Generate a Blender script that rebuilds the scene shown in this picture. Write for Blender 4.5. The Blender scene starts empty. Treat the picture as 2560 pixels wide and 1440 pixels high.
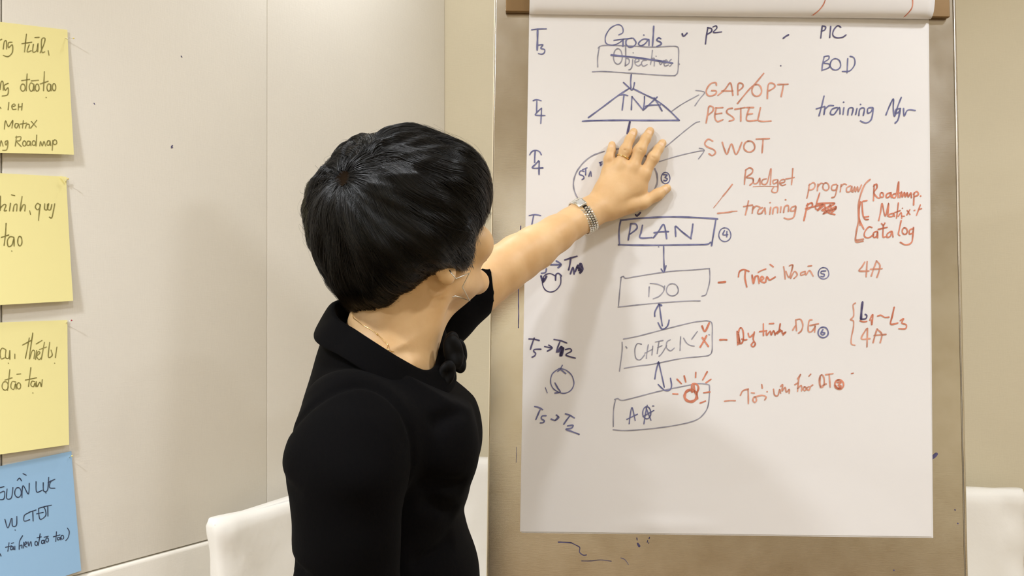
import bpy, bmesh, math, random
import numpy as np
from mathutils import Vector, Matrix
from mathutils.bvhtree import BVHTree
random.seed(7)
rng = np.random.default_rng(11)
PI = math.pi
scn = bpy.context.scene
COL = scn.collection

# ------------------------------------------------------------------ camera, world, light, exposure
CAM_H = 1.43
FOC = 1900.0                       # focal length in pixels of the 2560 wide frame
CAM = Vector((0, 0, CAM_H))
cd = bpy.data.cameras.new('camera'); cam = bpy.data.objects.new('camera', cd); COL.objects.link(cam)
cam.location = CAM; cam.rotation_euler = (PI/2, 0, 0)
cd.sensor_width = 36; cd.lens = 36*FOC/2560; cd.clip_start = 0.02
scn.camera = cam
w = bpy.data.worlds.new('world'); scn.world = w; w.use_nodes = True
w.node_tree.nodes['Background'].inputs[0].default_value = (1.0, 0.9, 0.76, 1)
w.node_tree.nodes['Background'].inputs[1].default_value = 0.2
scn.view_settings.view_transform = 'Standard'; scn.view_settings.look = 'None'
scn.view_settings.gamma = 1; scn.view_settings.use_curve_mapping = False
scn.view_settings.exposure = 0.14
scn.cycles.use_denoising = True
scn.cycles.max_bounces = 8
CEIL = 2.78
# ceiling downlights: x, y, watts, radius; the last is added to brighten the back corner
LIGHTS = [(-0.30, 0.45, 6.2, .05), (-1.25, 0.05, 28, .10), (1.35, 0.75, 15, .08), (0.80, 0.25, 2.6, .06), (-1.7, -1.2, 36, .12), (1.8, -1.5, 32, .12), (0.2, -2.8, 31, .12), (-0.28, 1.75, 4.2, .08)]
LIGHT_COL = (0.92, 0.955, 1.01)

# ------------------------------------------------------------------ helpers
def s2l(c):
    return tuple(((v/255)/12.92 if v/255 <= .04045 else ((v/255+.055)/1.055)**2.4) for v in c)
def obj(name, me, m=None, parent=None, smooth=False, **props):
    o = bpy.data.objects.new(name, me); COL.objects.link(o)
    if m is not None and len(me.materials) == 0: me.materials.append(m)
    if smooth: me.polygons.foreach_set('use_smooth', [True]*len(me.polygons))
    if parent is not None:
        o.parent = parent
        o.matrix_parent_inverse = parent_inv(parent)
    for k, v in props.items(): o[k] = v
    return o
def parent_inv(p):
    m = Matrix.Identity(4); q = p
    chain = []
    while q is not None: chain.append(q); q = q.parent
    for c in reversed(chain): m = m @ c.matrix_parent_inverse @ c.matrix_basis
    return m.inverted()
def mesh(name, verts, faces):
    me = bpy.data.meshes.new(name)
    me.from_pydata([tuple(map(float, v)) for v in verts], [], [tuple(map(int, f)) for f in faces]); me.update()
    return me
def np_mesh(name, V, F):
    me = bpy.data.meshes.new(name); n = F.shape[1]
    me.vertices.add(len(V)); me.vertices.foreach_set('co', V.astype(np.float32).ravel())
    me.loops.add(F.size); me.loops.foreach_set('vertex_index', F.astype(np.int32).ravel())
    me.polygons.add(len(F)); me.polygons.foreach_set('loop_start', np.arange(0, F.size, n, dtype=np.int32))
    me.polygons.foreach_set('loop_total', np.full(len(F), n, dtype=np.int32))
    me.update(calc_edges=True); me.validate(); return me
def empty(name, loc, label, cat, group=None):
    o = bpy.data.objects.new(name, None); COL.objects.link(o); o.location = loc
    o['label'] = label; o['category'] = cat
    if group: o['group'] = group
    o.empty_display_size = .05
    return o
def struct(name, me, m): return obj(name, me, m, kind='structure')
def box_bm(bm, O, U, V, N, u0, u1, v0, v1, n0, n1):
    vs = [bm.verts.new(O+U*a+V*b+N*c) for c in (n0, n1) for b in (v0, v1) for a in (u0, u1)]
    fs = [(0,2,3,1),(4,5,7,6),(0,1,5,4),(2,6,7,3),(0,4,6,2),(1,3,7,5)]
    return [bm.faces.new([vs[i] for i in f]) for f in fs]
def box(name, m, parent, O, U, V, N, u0, u1, v0, v1, n0, n1, bev=0, seg=2, **p):
    bm = bmesh.new(); box_bm(bm, O, U, V, N, u0, u1, v0, v1, n0, n1)
    if bev: bmesh.ops.bevel(bm, geom=bm.edges[:], offset=bev, segments=seg, affect='EDGES', profile=.5)
    bmesh.ops.recalc_face_normals(bm, faces=bm.faces)
    me = bpy.data.meshes.new(name); bm.to_mesh(me); bm.free()
    return obj(name, me, m, parent, smooth=bool(bev and seg > 2), **p)
def catmull(P, n=6, closed=False):
    P = np.array(P, float); N = len(P)
    if N < 3 and not closed:
        t = np.linspace(0, 1, n+1)[:, None]; return P[0]*(1-t)+P[-1]*t
    out = []
    rngk = range(N) if closed else range(N-1)
    for i in rngk:
        if closed: a, b, c, d = P[(i-1) % N], P[i], P[(i+1) % N], P[(i+2) % N]
        else: a, b, c, d = P[max(i-1, 0)], P[i], P[i+1], P[min(i+2, N-1)]
        for k in range(n):
            t = k/n
            out.append(.5*((2*b)+(-a+c)*t+(2*a-5*b+4*c-d)*t*t+(-a+3*b-3*c+d)*t**3))
    if not closed: out.append(P[-1])
    return np.array(out)
def tube(name, m, parent, pts, r, seg=8, closed=False, caps=True, **props):
    P = [Vector(p) for p in pts]; n = len(P)
    rr = r if hasattr(r, '__len__') else [r]*n
    vs, fs = [], []; prev = None
    for i, p in enumerate(P):
        a = P[(i-1) % n] if closed else P[max(i-1, 0)]; b = P[(i+1) % n] if closed else P[min(i+1, n-1)]
        t = (b-a).normalized()
        if prev is None: x = t.orthogonal().normalized()
        else: x = (prev-t*prev.dot(t)).normalized()
        prev = x; y = t.cross(x)
        for k in range(seg):
            an = 2*PI*k/seg; vs.append(p+(x*math.cos(an)+y*math.sin(an))*rr[i])
    for i in range(n if closed else n-1):
        for k in range(seg):
            j = (i+1) % n
            fs.append((i*seg+k, i*seg+(k+1) % seg, j*seg+(k+1) % seg, j*seg+k))
    if caps and not closed:
        fs.append(tuple(range(seg))[::-1]); fs.append(tuple((n-1)*seg+k for k in range(seg)))
    return obj(name, mesh(name, vs, fs), m, parent, smooth=True, **props)
def ray(px, py): return Vector(((px-1280)/FOC, 1.0, (720-py)/FOC))
def P3(px, py, Y): return CAM+ray(px, py)*Y            # a point at depth Y
def hit(px, py, O, N):
    d = ray(px, py); t = (O-CAM).dot(N)/d.dot(N); return CAM+d*t

# ------------------------------------------------------------------ materials
def mat(name, col, rough=.6, metal=0, spec=.5, **kw):
    m = bpy.data.materials.new(name); m.use_nodes = True
    b = m.node_tree.nodes['Principled BSDF']
    b.inputs['Base Color'].default_value = (*col, 1); b.inputs['Roughness'].default_value = rough
    b.inputs['Metallic'].default_value = metal; b.inputs['Specular IOR Level'].default_value = spec
    for k, v in kw.items(): b.inputs[k.replace('_', ' ')].default_value = v
    return m
def tex(m, kind, scale, vec_scale=(1, 1, 1), detail=4, coord='Object', **kw):
    nt = m.node_tree; L = nt.links
    tc = nt.nodes.new('ShaderNodeTexCoord'); mp = nt.nodes.new('ShaderNodeMapping'); mp.inputs['Scale'].default_value = vec_scale
    L.new(tc.outputs[coord], mp.inputs[0]); t = nt.nodes.new(kind); L.new(mp.outputs[0], t.inputs['Vector'])
    if 'Scale' in t.inputs: t.inputs['Scale'].default_value = scale
    if 'Detail' in t.inputs: t.inputs['Detail'].default_value = detail
    for k, v in kw.items(): t.inputs[k].default_value = v
    return t
def mixcol(m, fac, c1, c2, lo=.3, hi=.7):
    nt = m.node_tree; r = nt.nodes.new('ShaderNodeValToRGB')
    r.color_ramp.elements[0].position = lo; r.color_ramp.elements[1].position = hi
    r.color_ramp.elements[0].color = (*c1, 1); r.color_ramp.elements[1].color = (*c2, 1)
    nt.links.new(fac, r.inputs[0]); nt.links.new(r.outputs[0], nt.nodes['Principled BSDF'].inputs['Base Color']); return r
def bump(m, sock, strength=.2, dist=.001, chain=None):
    nt = m.node_tree; b = nt.nodes.new('ShaderNodeBump'); b.inputs['Strength'].default_value = strength; b.inputs['Distance'].default_value = dist
    nt.links.new(sock, b.inputs['Height'])
    if chain: nt.links.new(chain.outputs[0], b.inputs['Normal'])
    nt.links.new(b.outputs[0], nt.nodes['Principled BSDF'].inputs['Normal']); return b
def fabric(name, c, k=.04, thread=900, rough=.9, st=.25):
    m = mat(name, c, rough, spec=.2)
    n = tex(m, 'ShaderNodeTexNoise', 3.0, detail=5)
    c1 = tuple(v*(1-k) for v in c); c2 = tuple(min(1, v*(1+k)) for v in c)
    mixcol(m, n.outputs['Fac'], c1, c2)
    f1 = tex(m, 'ShaderNodeTexNoise', thread, (1, 1, .12), detail=1); b = bump(m, f1.outputs['Fac'], st, .0006)
    f2 = tex(m, 'ShaderNodeTexNoise', thread, (.12, .12, 1), detail=1); bump(m, f2.outputs['Fac'], st, .0006, b)
    return m
M = {}
M['panel'] = fabric('panel_fabric', s2l((240, 235, 224)), .02, 500)
M['wall'] = fabric('wallpaper', s2l((222, 212, 186)), .025, 500)
M['dark_gap'] = mat('joint_shadow_gap', s2l((120, 100, 70)), .8)
M['plaster'] = mat('ceiling_plaster', s2l((240, 235, 225)), .9)
_n = tex(M['plaster'], 'ShaderNodeTexNoise', 40); bump(M['plaster'], _n.outputs['Fac'], .1)
M['carpet'] = fabric('carpet', s2l((138, 118, 92)), .3, 300, 1, .8)
M['trim'] = mat('painted_trim', s2l((225, 215, 195)), .4)
# brushed steel: fine horizontal grain, blotchy wear
m = mat('brushed_steel', s2l((190, 183, 168)), .38, 1.0)
n1 = tex(m, 'ShaderNodeTexNoise', 22, (1, 1, 1), detail=6)
mixcol(m, n1.outputs['Fac'], s2l((208, 200, 186)), s2l((220, 214, 203)), .3, .7)
n2 = tex(m, 'ShaderNodeTexNoise', 60, (1, 1, 26), detail=5)
bump(m, n2.outputs['Fac'], .14, .0005)
mr = m.node_tree.nodes.new('ShaderNodeMapRange'); mr.inputs[3].default_value = .19; mr.inputs[4].default_value = .26
m.node_tree.links.new(n1.outputs['Fac'], mr.inputs[0]); m.node_tree.links.new(mr.outputs[0], m.node_tree.nodes['Principled BSDF'].inputs['Roughness'])
M['steel'] = m
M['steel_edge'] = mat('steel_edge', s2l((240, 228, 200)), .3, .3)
M['bronze'] = mat('bronze_clamp', s2l((128, 100, 62)), .45, .5)
_n = tex(M['bronze'], 'ShaderNodeTexNoise', 150, (1, 1, 8)); bump(M['bronze'], _n.outputs['Fac'], .1, .0004)
M['leg'] = mat('steel_leg', s2l((170, 165, 155)), .35, 1)
m = mat('chart_paper', s2l((234, 231, 229)), .75, spec=.25)
_n = tex(m, 'ShaderNodeTexNoise', 7, detail=3); bump(m, _n.outputs['Fac'], .18, .006)
M['paper'] = m
def ink(name, c):
    m = mat(name, s2l(c), .55, spec=.3); n = tex(m, 'ShaderNodeTexNoise', 55, detail=3)
    a = s2l(tuple(v*.86 for v in c)); b = s2l(tuple(min(255, v+(255-v)*.14) for v in c)); mixcol(m, n.outputs['Fac'], a, b, .35, .65); return m
INK = {'b': ink('blue_marker', (108, 110, 156)), 'g': ink('thin_blue_grey_marker', (152, 150, 166)), 'k': ink('dark_blue_marker', (72, 66, 108)),
       'o': ink('orange_marker', (224, 150, 122)), 'r': ink('red_orange_marker', (222, 128, 96)), 'y': ink('olive_pen', (140, 130, 62)), 'n': ink('navy_pen', (44, 56, 84))}
M['skin'] = mat('skin', s2l((228, 186, 140)), .48, spec=.35, Subsurface_Weight=.12, Subsurface_Scale=.008)
M['skin'].node_tree.nodes['Principled BSDF'].inputs['Subsurface Radius'].default_value = (1, .4, .2)
_n = tex(M['skin'], 'ShaderNodeTexNoise', 25, detail=5); mixcol(M['skin'], _n.outputs['Fac'], s2l((218, 176, 124)), s2l((231, 193, 143)), .3, .7)
_n = tex(M['skin'], 'ShaderNodeTexNoise', 500, detail=2); bump(M['skin'], _n.outputs['Fac'], .12, .0006)
M['nail'] = mat('nail', s2l((234, 196, 158)), .48)
M['lips'] = mat('lips', s2l((190, 96, 88)), .4)
M['black'] = mat('black_knit', (.0018, .0016, .0018), .9, spec=.07, Sheen_Weight=.006, Sheen_Roughness=.4)
_n = tex(M['black'], 'ShaderNodeTexNoise', 900, (1, 1, .3), detail=2); _b = bump(M['black'], _n.outputs['Fac'], .3, .0006)
M['black_satin'] = mat('black_satin', (.0018, .0016, .0018), .6, spec=.15)
M['hair'] = mat('hair', (.004, .0035, .003), .32, spec=.42)
_n = tex(M['hair'], 'ShaderNodeTexNoise', 14, detail=3); mixcol(M['hair'], _n.outputs['Fac'], (.0012, .001, .001), (.0035, .003, .0024), .3, .7)
M['scalp'] = mat('scalp_hair', (.0015, .0012, .001), .6, spec=.15)
M['gold'] = mat('gold', s2l((240, 208, 140)), .25, 1)
M['silver'] = mat('silver', s2l((232, 230, 222)), .28, 1)
M['glass'] = mat('watch_glass', s2l((235, 238, 240)), .08, .6)
M['dark'] = mat('dark_metal', s2l((50, 42, 34)), .5, .5)
M['eye'] = mat('eye_white', s2l((235, 228, 220)), .15)
M['iris'] = mat('iris', s2l((45, 28, 18)), .15)
M['note_y'] = mat('yellow_card', s2l((252, 242, 172)), .8, spec=.2)
M['note_b'] = mat('blue_card', s2l((160, 200, 236)), .8, spec=.2)
for k in ('note_y', 'note_b'):
    _n = tex(M[k], 'ShaderNodeTexNoise', 12, detail=3); bump(M[k], _n.outputs['Fac'], .15, .002)
m = mat('white_cotton', s2l((248, 245, 238)), .85, spec=.2, Sheen_Weight=.1)
_n = tex(m, 'ShaderNodeTexNoise', 9, detail=4); _b = bump(m, _n.outputs['Fac'], .35, .012)
_n = tex(m, 'ShaderNodeTexNoise', 700, detail=1); bump(m, _n.outputs['Fac'], .15, .0005, _b)
M['cotton'] = m
M['red'] = mat('red_pinhead', s2l((170, 40, 60)), .3)
M['yellow_pin'] = mat('yellow_pinhead', s2l((235, 215, 120)), .3)
M['lamp'] = mat('lamp_diffuser', (1, 1, 1)); _p = M['lamp'].node_tree.nodes['Principled BSDF']
_p.inputs['Emission Color'].default_value = (*LIGHT_COL, 1); _p.inputs['Emission Strength'].default_value = 8
HEAD = (50, 38, 0, (1040, 643, .975), 1.0)   # yaw, pitch, roll of the head in degrees; pixel and depth of the point between the ears; scale
# ------------------------------------------------------------------ room shell
X, Y_, Z = Vector((1, 0, 0)), Vector((0, 1, 0)), Vector((0, 0, 1))
DC = 2.35
C0 = Vector((-.0879*DC, DC, 0))
LD = Vector((-.64, -.768, 0)).normalized()        # along the left wall, from the corner towards the viewer
BD = Vector((.9613, -.2756, 0)).normalized()      # along the back wall, from the corner to the right
LN = Vector((-LD.y, LD.x, 0)); LN = LN if LN.dot(CAM-C0) > 0 else -LN
BN = Vector((-BD.y, BD.x, 0)); BN = BN if BN.dot(CAM-C0) > 0 else -BN
Bp = C0+LD*5.6; Ep = C0+BD*4.0; Dp = Vector((2.6, -4.6, 0))
def wall(name, a, b, m):
    d = (b-a).normalized(); n = Vector((-d.y, d.x, 0)); mid = Vector((-.3, -.8, 0))
    if n.dot(mid-a) < 0: n = -n
    return box(name, m, None, a, d, Z, n, -.1, (b-a).length+.1, 0, CEIL, -.12, 0, kind='structure')
box('floor', M['carpet'], None, Vector((0, 0, 0)), X, Y_, Z, -4.3, 4.3, -5.2, 3.0, -.1, 0, kind='structure')
box('ceiling', M['plaster'], None, Vector((0, 0, 0)), X, Y_, Z, -4.3, 4.3, -5.2, 3.0, CEIL, CEIL+.1, kind='structure')
PT = .03                                            # thickness of the padded panels on the left wall
wl = wall('wall_left', C0-LN*PT, Bp-LN*PT, M['dark_gap'])
wb = wall('wall_back', C0-BN*0, Ep, M['wall'])
wall('wall_right', Ep, Dp, M['wall']); wall('wall_rear', Dp, Bp, M['wall'])
def s_of(px):
    r = (px-1280)/FOC; return (C0.x-r*DC)/(r*LD.y-LD.x)
def z_at(px, py): return hit(px, py, C0, LN).z
zj = z_at(355, 1395); s0 = 0; s1 = s_of(668); s2 = s_of(5.5)
cuts = [s0+.002, s1, s2, s2+.56, s2+1.13, s2+1.7, s2+2.3, s2+2.9, s2+3.5]
for i in range(len(cuts)-1):
    a, b = cuts[i], cuts[i+1]; g0 = .0003 if i < 2 and i > 0 else .0012; g1 = .0003 if i == 0 else .0009
    if i == 0: g0 = 0
    if i >= 2: g0 = .0009
    box('wall_panel', M['panel'], wl, C0, LD, Z, LN, a+g0, b-g1, zj+.0015, CEIL-.002, -PT+.001, 0, .0016 if (i < 2) else .006, 4)
    box('wall_panel', M['panel'], wl, C0, LD, Z, LN, a+g0, b-g1, .12, zj-.0015, -PT+.001, .004, .009, 4)
box('baseboard_left', M['trim'], None, C0, LD, Z, LN, 0, 5.5, 0, .118, -PT+.001, .002, .002, 2, kind='structure')
box('baseboard_back', M['trim'], None, C0, BD, Z, BN, 0.01, 4.0, 0, .118, .0, .014, .002, 2, kind='structure')

# ------------------------------------------------------------------ downlights in the ceiling
for i, (lx, ly, pw, rad) in enumerate(LIGHTS):
    e = empty('ceiling_light', (lx, ly, CEIL-.02), 'recessed ceiling downlight '+['above the viewer', 'beside the yellow cards wall', 'right of the flip chart', 'in front of the flip chart, to the right', 'far left behind the viewer', 'far right behind the viewer', 'at the rear of the room', 'added to brighten the corner behind the person'][i], 'ceiling light', 'ceiling downlights')
    n = 32; vs, fs = [], []
    for (r, z) in ((.07, -.001), (.072, -.008), (.09, -.008), (.095, 0), ):
        vs += [(lx+r*math.cos(2*PI*k/n), ly+r*math.sin(2*PI*k/n), CEIL+z) for k in range(n)]
    for q in range(3): fs += [(q*n+k, q*n+(k+1) % n, (q+1)*n+(k+1) % n, (q+1)*n+k) for k in range(n)]
    obj('rim', mesh('rim', vs, fs), M['trim'], e, True)
    obj('diffuser', mesh('diffuser', [(lx+.071*math.cos(2*PI*k/n), ly+.071*math.sin(2*PI*k/n), CEIL-.002) for k in range(n)], [tuple(range(n))[::-1]]), M['lamp'], e)
    ld = bpy.data.lights.new('downlight', 'AREA'); ld.shape = 'DISK'; ld.size = rad*2; ld.energy = pw; ld.color = LIGHT_COL; ld.spread = math.radians(150)
    lo = bpy.data.objects.new('downlight', ld); COL.objects.link(lo); lo.location = (lx, ly, CEIL-.012)
# ------------------------------------------------------------------ flip chart stand: steel board, clamp bar, legs
LEAN, ROLL = math.radians(3.3), 0.013
BU = Vector((math.cos(ROLL), 0, -math.sin(ROLL)))
BV = Vector((math.sin(ROLL)*math.cos(LEAN), math.sin(LEAN), math.cos(ROLL)*math.cos(LEAN)))
BNn = BU.cross(BV).normalized()                       # towards the viewer
if BNn.y > 0: BNn = -BNn
BO = P3(1826, 700, 1.342)
def buv(px, py, O=None):
    p = hit(px, py, O or BO, BNn)-BO; return p.dot(BU), p.dot(BV)
uL = buv(1226, 720)[0]; uR = buv(2404, 720)[0]
vT = buv(1800, -70)[1]; vB = buv(1800, 1440)[1]-.07
stand = empty('flip_chart_stand', (BO.x, BO.y, 0), 'brushed steel flip chart board on legs behind the woman and the white chart sheet', 'flip chart')
box('board_panel', M['steel'], stand, BO, BU, BV, BNn, uL+.0016, uR-.004, vB, vT, -.02, -.001, .0015, 2)
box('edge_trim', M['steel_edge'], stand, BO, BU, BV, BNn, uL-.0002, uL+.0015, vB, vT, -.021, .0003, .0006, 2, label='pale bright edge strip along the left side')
# folded right lip of the steel sheet
vs, fs = [], []
prof = [(uR-.0045, -.001), (uR-.0035, .0012), (uR-.0015, .0018), (uR, .0005), (uR+.0002, -.004), (uR+.0002, -.02)]
for (u, n) in prof:
    for v in (vB, vT): vs.append(BO+BU*u+BV*v+BNn*n)
fs = [(2*i, 2*i+2, 2*i+3, 2*i+1) for i in range(len(prof)-1)]
obj('edge_trim', mesh('edge_trim', vs, fs), M['steel'], stand, True)
# clamp bar across the top
cv = buv(1290, 34)[1]+.0005; cu0 = buv(1256, 20)[0]+.006; cu1 = buv(2379, 20)[0]-.008
box('clamp_bar', M['bronze'], stand, BO, BU, BV, BNn, cu0, cu1, cv, vT-.01, .0, .0085, .0012, 2, label='brown metal clamp bar holding the pad')
# legs
def leg(u, vtop, n, foot):
    a = BO+BU*u+BV*vtop+BNn*n
    return tube('leg', M['leg'], stand, [a, foot+Vector((0, 0, .02))], .011, 12)
def down(u, n):
    p = BO+BU*u+BNn*n; t = (p.z-.0)/BV.z; return p-BV*t
for u in (uL+.05, uR-.05):
    f = down(u, -.034); leg(u, vT-.05, -.034, f)
    tube('foot', M['dark'], stand, [f, f+Vector((0, 0, .03))], .015, 12)
f = Vector((BO.x, 1.83, 0)); leg((uL+uR)/2, .3, -.045, f)
tube('foot', M['dark'], stand, [f, f+Vector((0, 0, .03))], .015, 12)
box('cross_bar', M['leg'], stand, BO, BU, BV, BNn, uL+.04, uR-.04, .28, .31, -.04, -.021, .002, 2)

# ------------------------------------------------------------------ paper pad on the board
C_TL, C_TR, C_BL, C_BR = (1323, 34), (2318, 46), (1300, 1328), (2329, 1341)
def sheet_px(s, t, dx=0, dy=0):
    x = (C_TL[0]*(1-s)+C_TR[0]*s)*(1-t)+(C_BL[0]*(1-s)+C_BR[0]*s)*t
    y = (C_TL[1]*(1-s)+C_TR[1]*s)*(1-t)+(C_BL[1]*(1-s)+C_BR[1]*s)*t
    return x+dx*t, y+dy*t
def wave(u, v):                                      # gentle buckling of the top sheet, metres off the board
    e = (u-uL)
    h = .0016+.0011*math.sin(5*v+1.3*u*3+.6)+.0009*math.sin(11*u-4*v+1)+.0007*math.sin(19*v+3*u)+.0016*math.exp(-((u+.36)/.03)**2)*(.4+.6*max(0, -v))
    h += .0015*math.exp(-((u+.10)/.09)**2-((v+.427)/.012)**2)
    return max(.0008, h)
def sheet(dx, dy, off, wav, nm=(110, 130)):
    nx, ny = nm; vs, fs = [], []
    for j in range(ny+1):
        for i in range(nx+1):
            px, py = sheet_px(i/nx, j/ny); px += dx; py += dy*(j/ny)
            u, v = buv(px, py); vs.append(BO+BU*u+BV*v+BNn*(off+(wave(u, v) if wav else 0)))
    for j in range(ny):
        for i in range(nx):
            a = j*(nx+1)+i; fs.append((a, a+nx+1, a+nx+2, a+1))
    return mesh('sheet', vs, fs)
pad = empty('paper_pad', tuple(BO+BNn*.002), 'white flip chart sheet with blue and orange handwriting on the steel board', 'paper pad')
for k, (dx, dy) in enumerate(((4, 4), (2.5, 1.5))):
    obj('sheet', sheet(dx, dy, .0001+.00025*k, False, (2, 2)), M['paper'], pad)
top_sheet = obj('sheet', sheet(0, 0, .0004, True), M['paper'], pad, True, label='written top sheet')
# earlier sheets flipped up over the clamp bar, bulging towards the viewer
v0 = buv(1820, 44)[1]
prof = [(v0+.001, .0030), (v0-.0014, .0085), (v0+.0010, .0135), (v0+.0065, .0175), (v0+.016, .0205), (v0+.031, .0232), (v0+.05, .0250), (vT+.012, .026), (vT+.03, .018), (vT+.036, .0), (vT+.03, -.022), (vT+.01, -.03), (vT-.2, -.031)]
pp = catmull(prof, 5); nx = 60; vs, fs = [], []
for j, (v, n) in enumerate(pp):
    for i in range(nx+1):
        s = i/nx; px, py = sheet_px(s, 0); u = buv(px, py)[0]; dv = buv(px, py)[1]-buv(*sheet_px(.5, 0))[1]
        nn = n*(1+.06*math.sin(7*s+2)) if n > .004 else n
        vs.append(BO+BU*(u+(.0015 if s == 1 else 0))+BV*(v+dv)+BNn*nn)
for j in range(len(pp)-1):
    for i in range(nx):
        a = j*(nx+1)+i; fs.append((a, a+1, a+nx+2, a+nx+1))
fl = obj('flipped_sheet', mesh('flipped_sheet', vs, fs), M['paper'], pad, True, label='earlier sheets folded back over the clamp')
sol = fl.modifiers.new('thick', 'SOLIDIFY'); sol.thickness = .0006; sol.offset = 0
fold_bvh = BVHTree.FromPolygons([Vector(v) for v in vs], fs)
top_bvh = None

# ------------------------------------------------------------------ handwriting as thin ink ribbons lying on the paper
def ribbon(P, w):
    """2-D polyline (px) -> verts, faces of a ribbon of width w with rounded ends"""
    P = np.array(P, float)
    if len(P) == 1: P = np.vstack([P, P+[[.6, .3]]])
    T = np.gradient(P, axis=0); T /= np.maximum(1e-6, np.linalg.norm(T, axis=1))[:, None]
    Nn = np.stack([-T[:, 1], T[:, 0]], 1); n = len(P)
    ww = w*.5*(1+.12*np.sin(np.arange(n)*.7+P[0, 0]))[:, None]
    L, R = P+Nn*ww, P-Nn*ww
    vs = list(np.vstack([L, R])); fs = [(i, i+1, n+i+1, n+i) for i in range(n-1)]
    for e, sg in ((0, -1), (n-1, 1)):
        c = len(vs); vs.append(P[e]); k = 5
        arc = []
        for q in range(k+1):
            a = PI*q/k; v = P[e]+Nn[e]*ww[e]*math.cos(a)+sg*T[e]*ww[e]*math.sin(a); arc.append(len(vs)); vs.append(v)
        fs += [(c, arc[q], arc[q+1]) for q in range(k)]
    return vs, fs
def parse(block, ox, oy, sc):
    """'w: x,y x,y ... | E cx,cy,rx,ry | ...' in crop pixels -> list of (width, px polyline)"""
    out = []; wd = 4
    for s in block.split('|'):
        s = s.strip()
        if not s: continue
        if ':' in s: a, s = s.split(':', 1); wd = float(a)
        s = s.strip()
        if s[0] == 'E':
            x, y, rx, ry = map(float, s[1:].split(',')); a0 = -1.9
            pts = [(x+rx*math.cos(a0+2*PI*q/20)*(1+.03*math.sin(q)), y+ry*math.sin(a0+2*PI*q/20)) for q in range(22)]
        else: pts = [tuple(map(float, t.split(','))) for t in s.split()]
        P = np.array([(ox+x/sc, oy+y/sc) for x, y in pts])
        if len(P) > 1:
            L = np.linalg.norm(np.diff(P, axis=0), axis=1).sum(); n = max(2, min(8, int(L/len(P)/2.2)+1)); P = catmull(P, n)
            keep = [0]+[i for i in range(1, len(P)) if np.linalg.norm(P[i]-P[i-1]) > .05]; P = P[keep]
        out.append((wd, P))
    return out
def write(name, label, key, strokes, parent, surf):
    vs, fs = [], []
    for w, P in strokes:
        v, f = ribbon(P, w); b = len(vs); vs += [surf(x, y) for x, y in v]; fs += [tuple(b+i for i in q) for q in f]
    p = {'label': label} if label else {}
    return obj(name, mesh(name, vs, fs), INK[key], parent, **p)
_lift = [0.0]
def on_sheet(px, py):
    u, v = buv(px, py); return BO+BU*u+BV*v+BNn*(.0004+wave(u, v)+.00045+_lift[0])
def on_steel(px, py):
    u, v = buv(px, py); return BO+BU*u+BV*v-BNn*.0006
def on_fold(px, py):
    h = fold_bvh.ray_cast(CAM, ray(px, py).normalized()); 
    return (h[0]+BNn*.0007) if h[0] is not None else hit(px, py, BO+BNn*.02, BNn)
CA, CB, CCC, CDD, CE, CF, CG, CH = (1300,40,4.571), (1740,40,3.79), (1740,400,4.2667), (1300,480,4.571), (1300,760,4.236), (1740,720,4.235), (1420,290,5.333), (1320,360,6.4)
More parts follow.
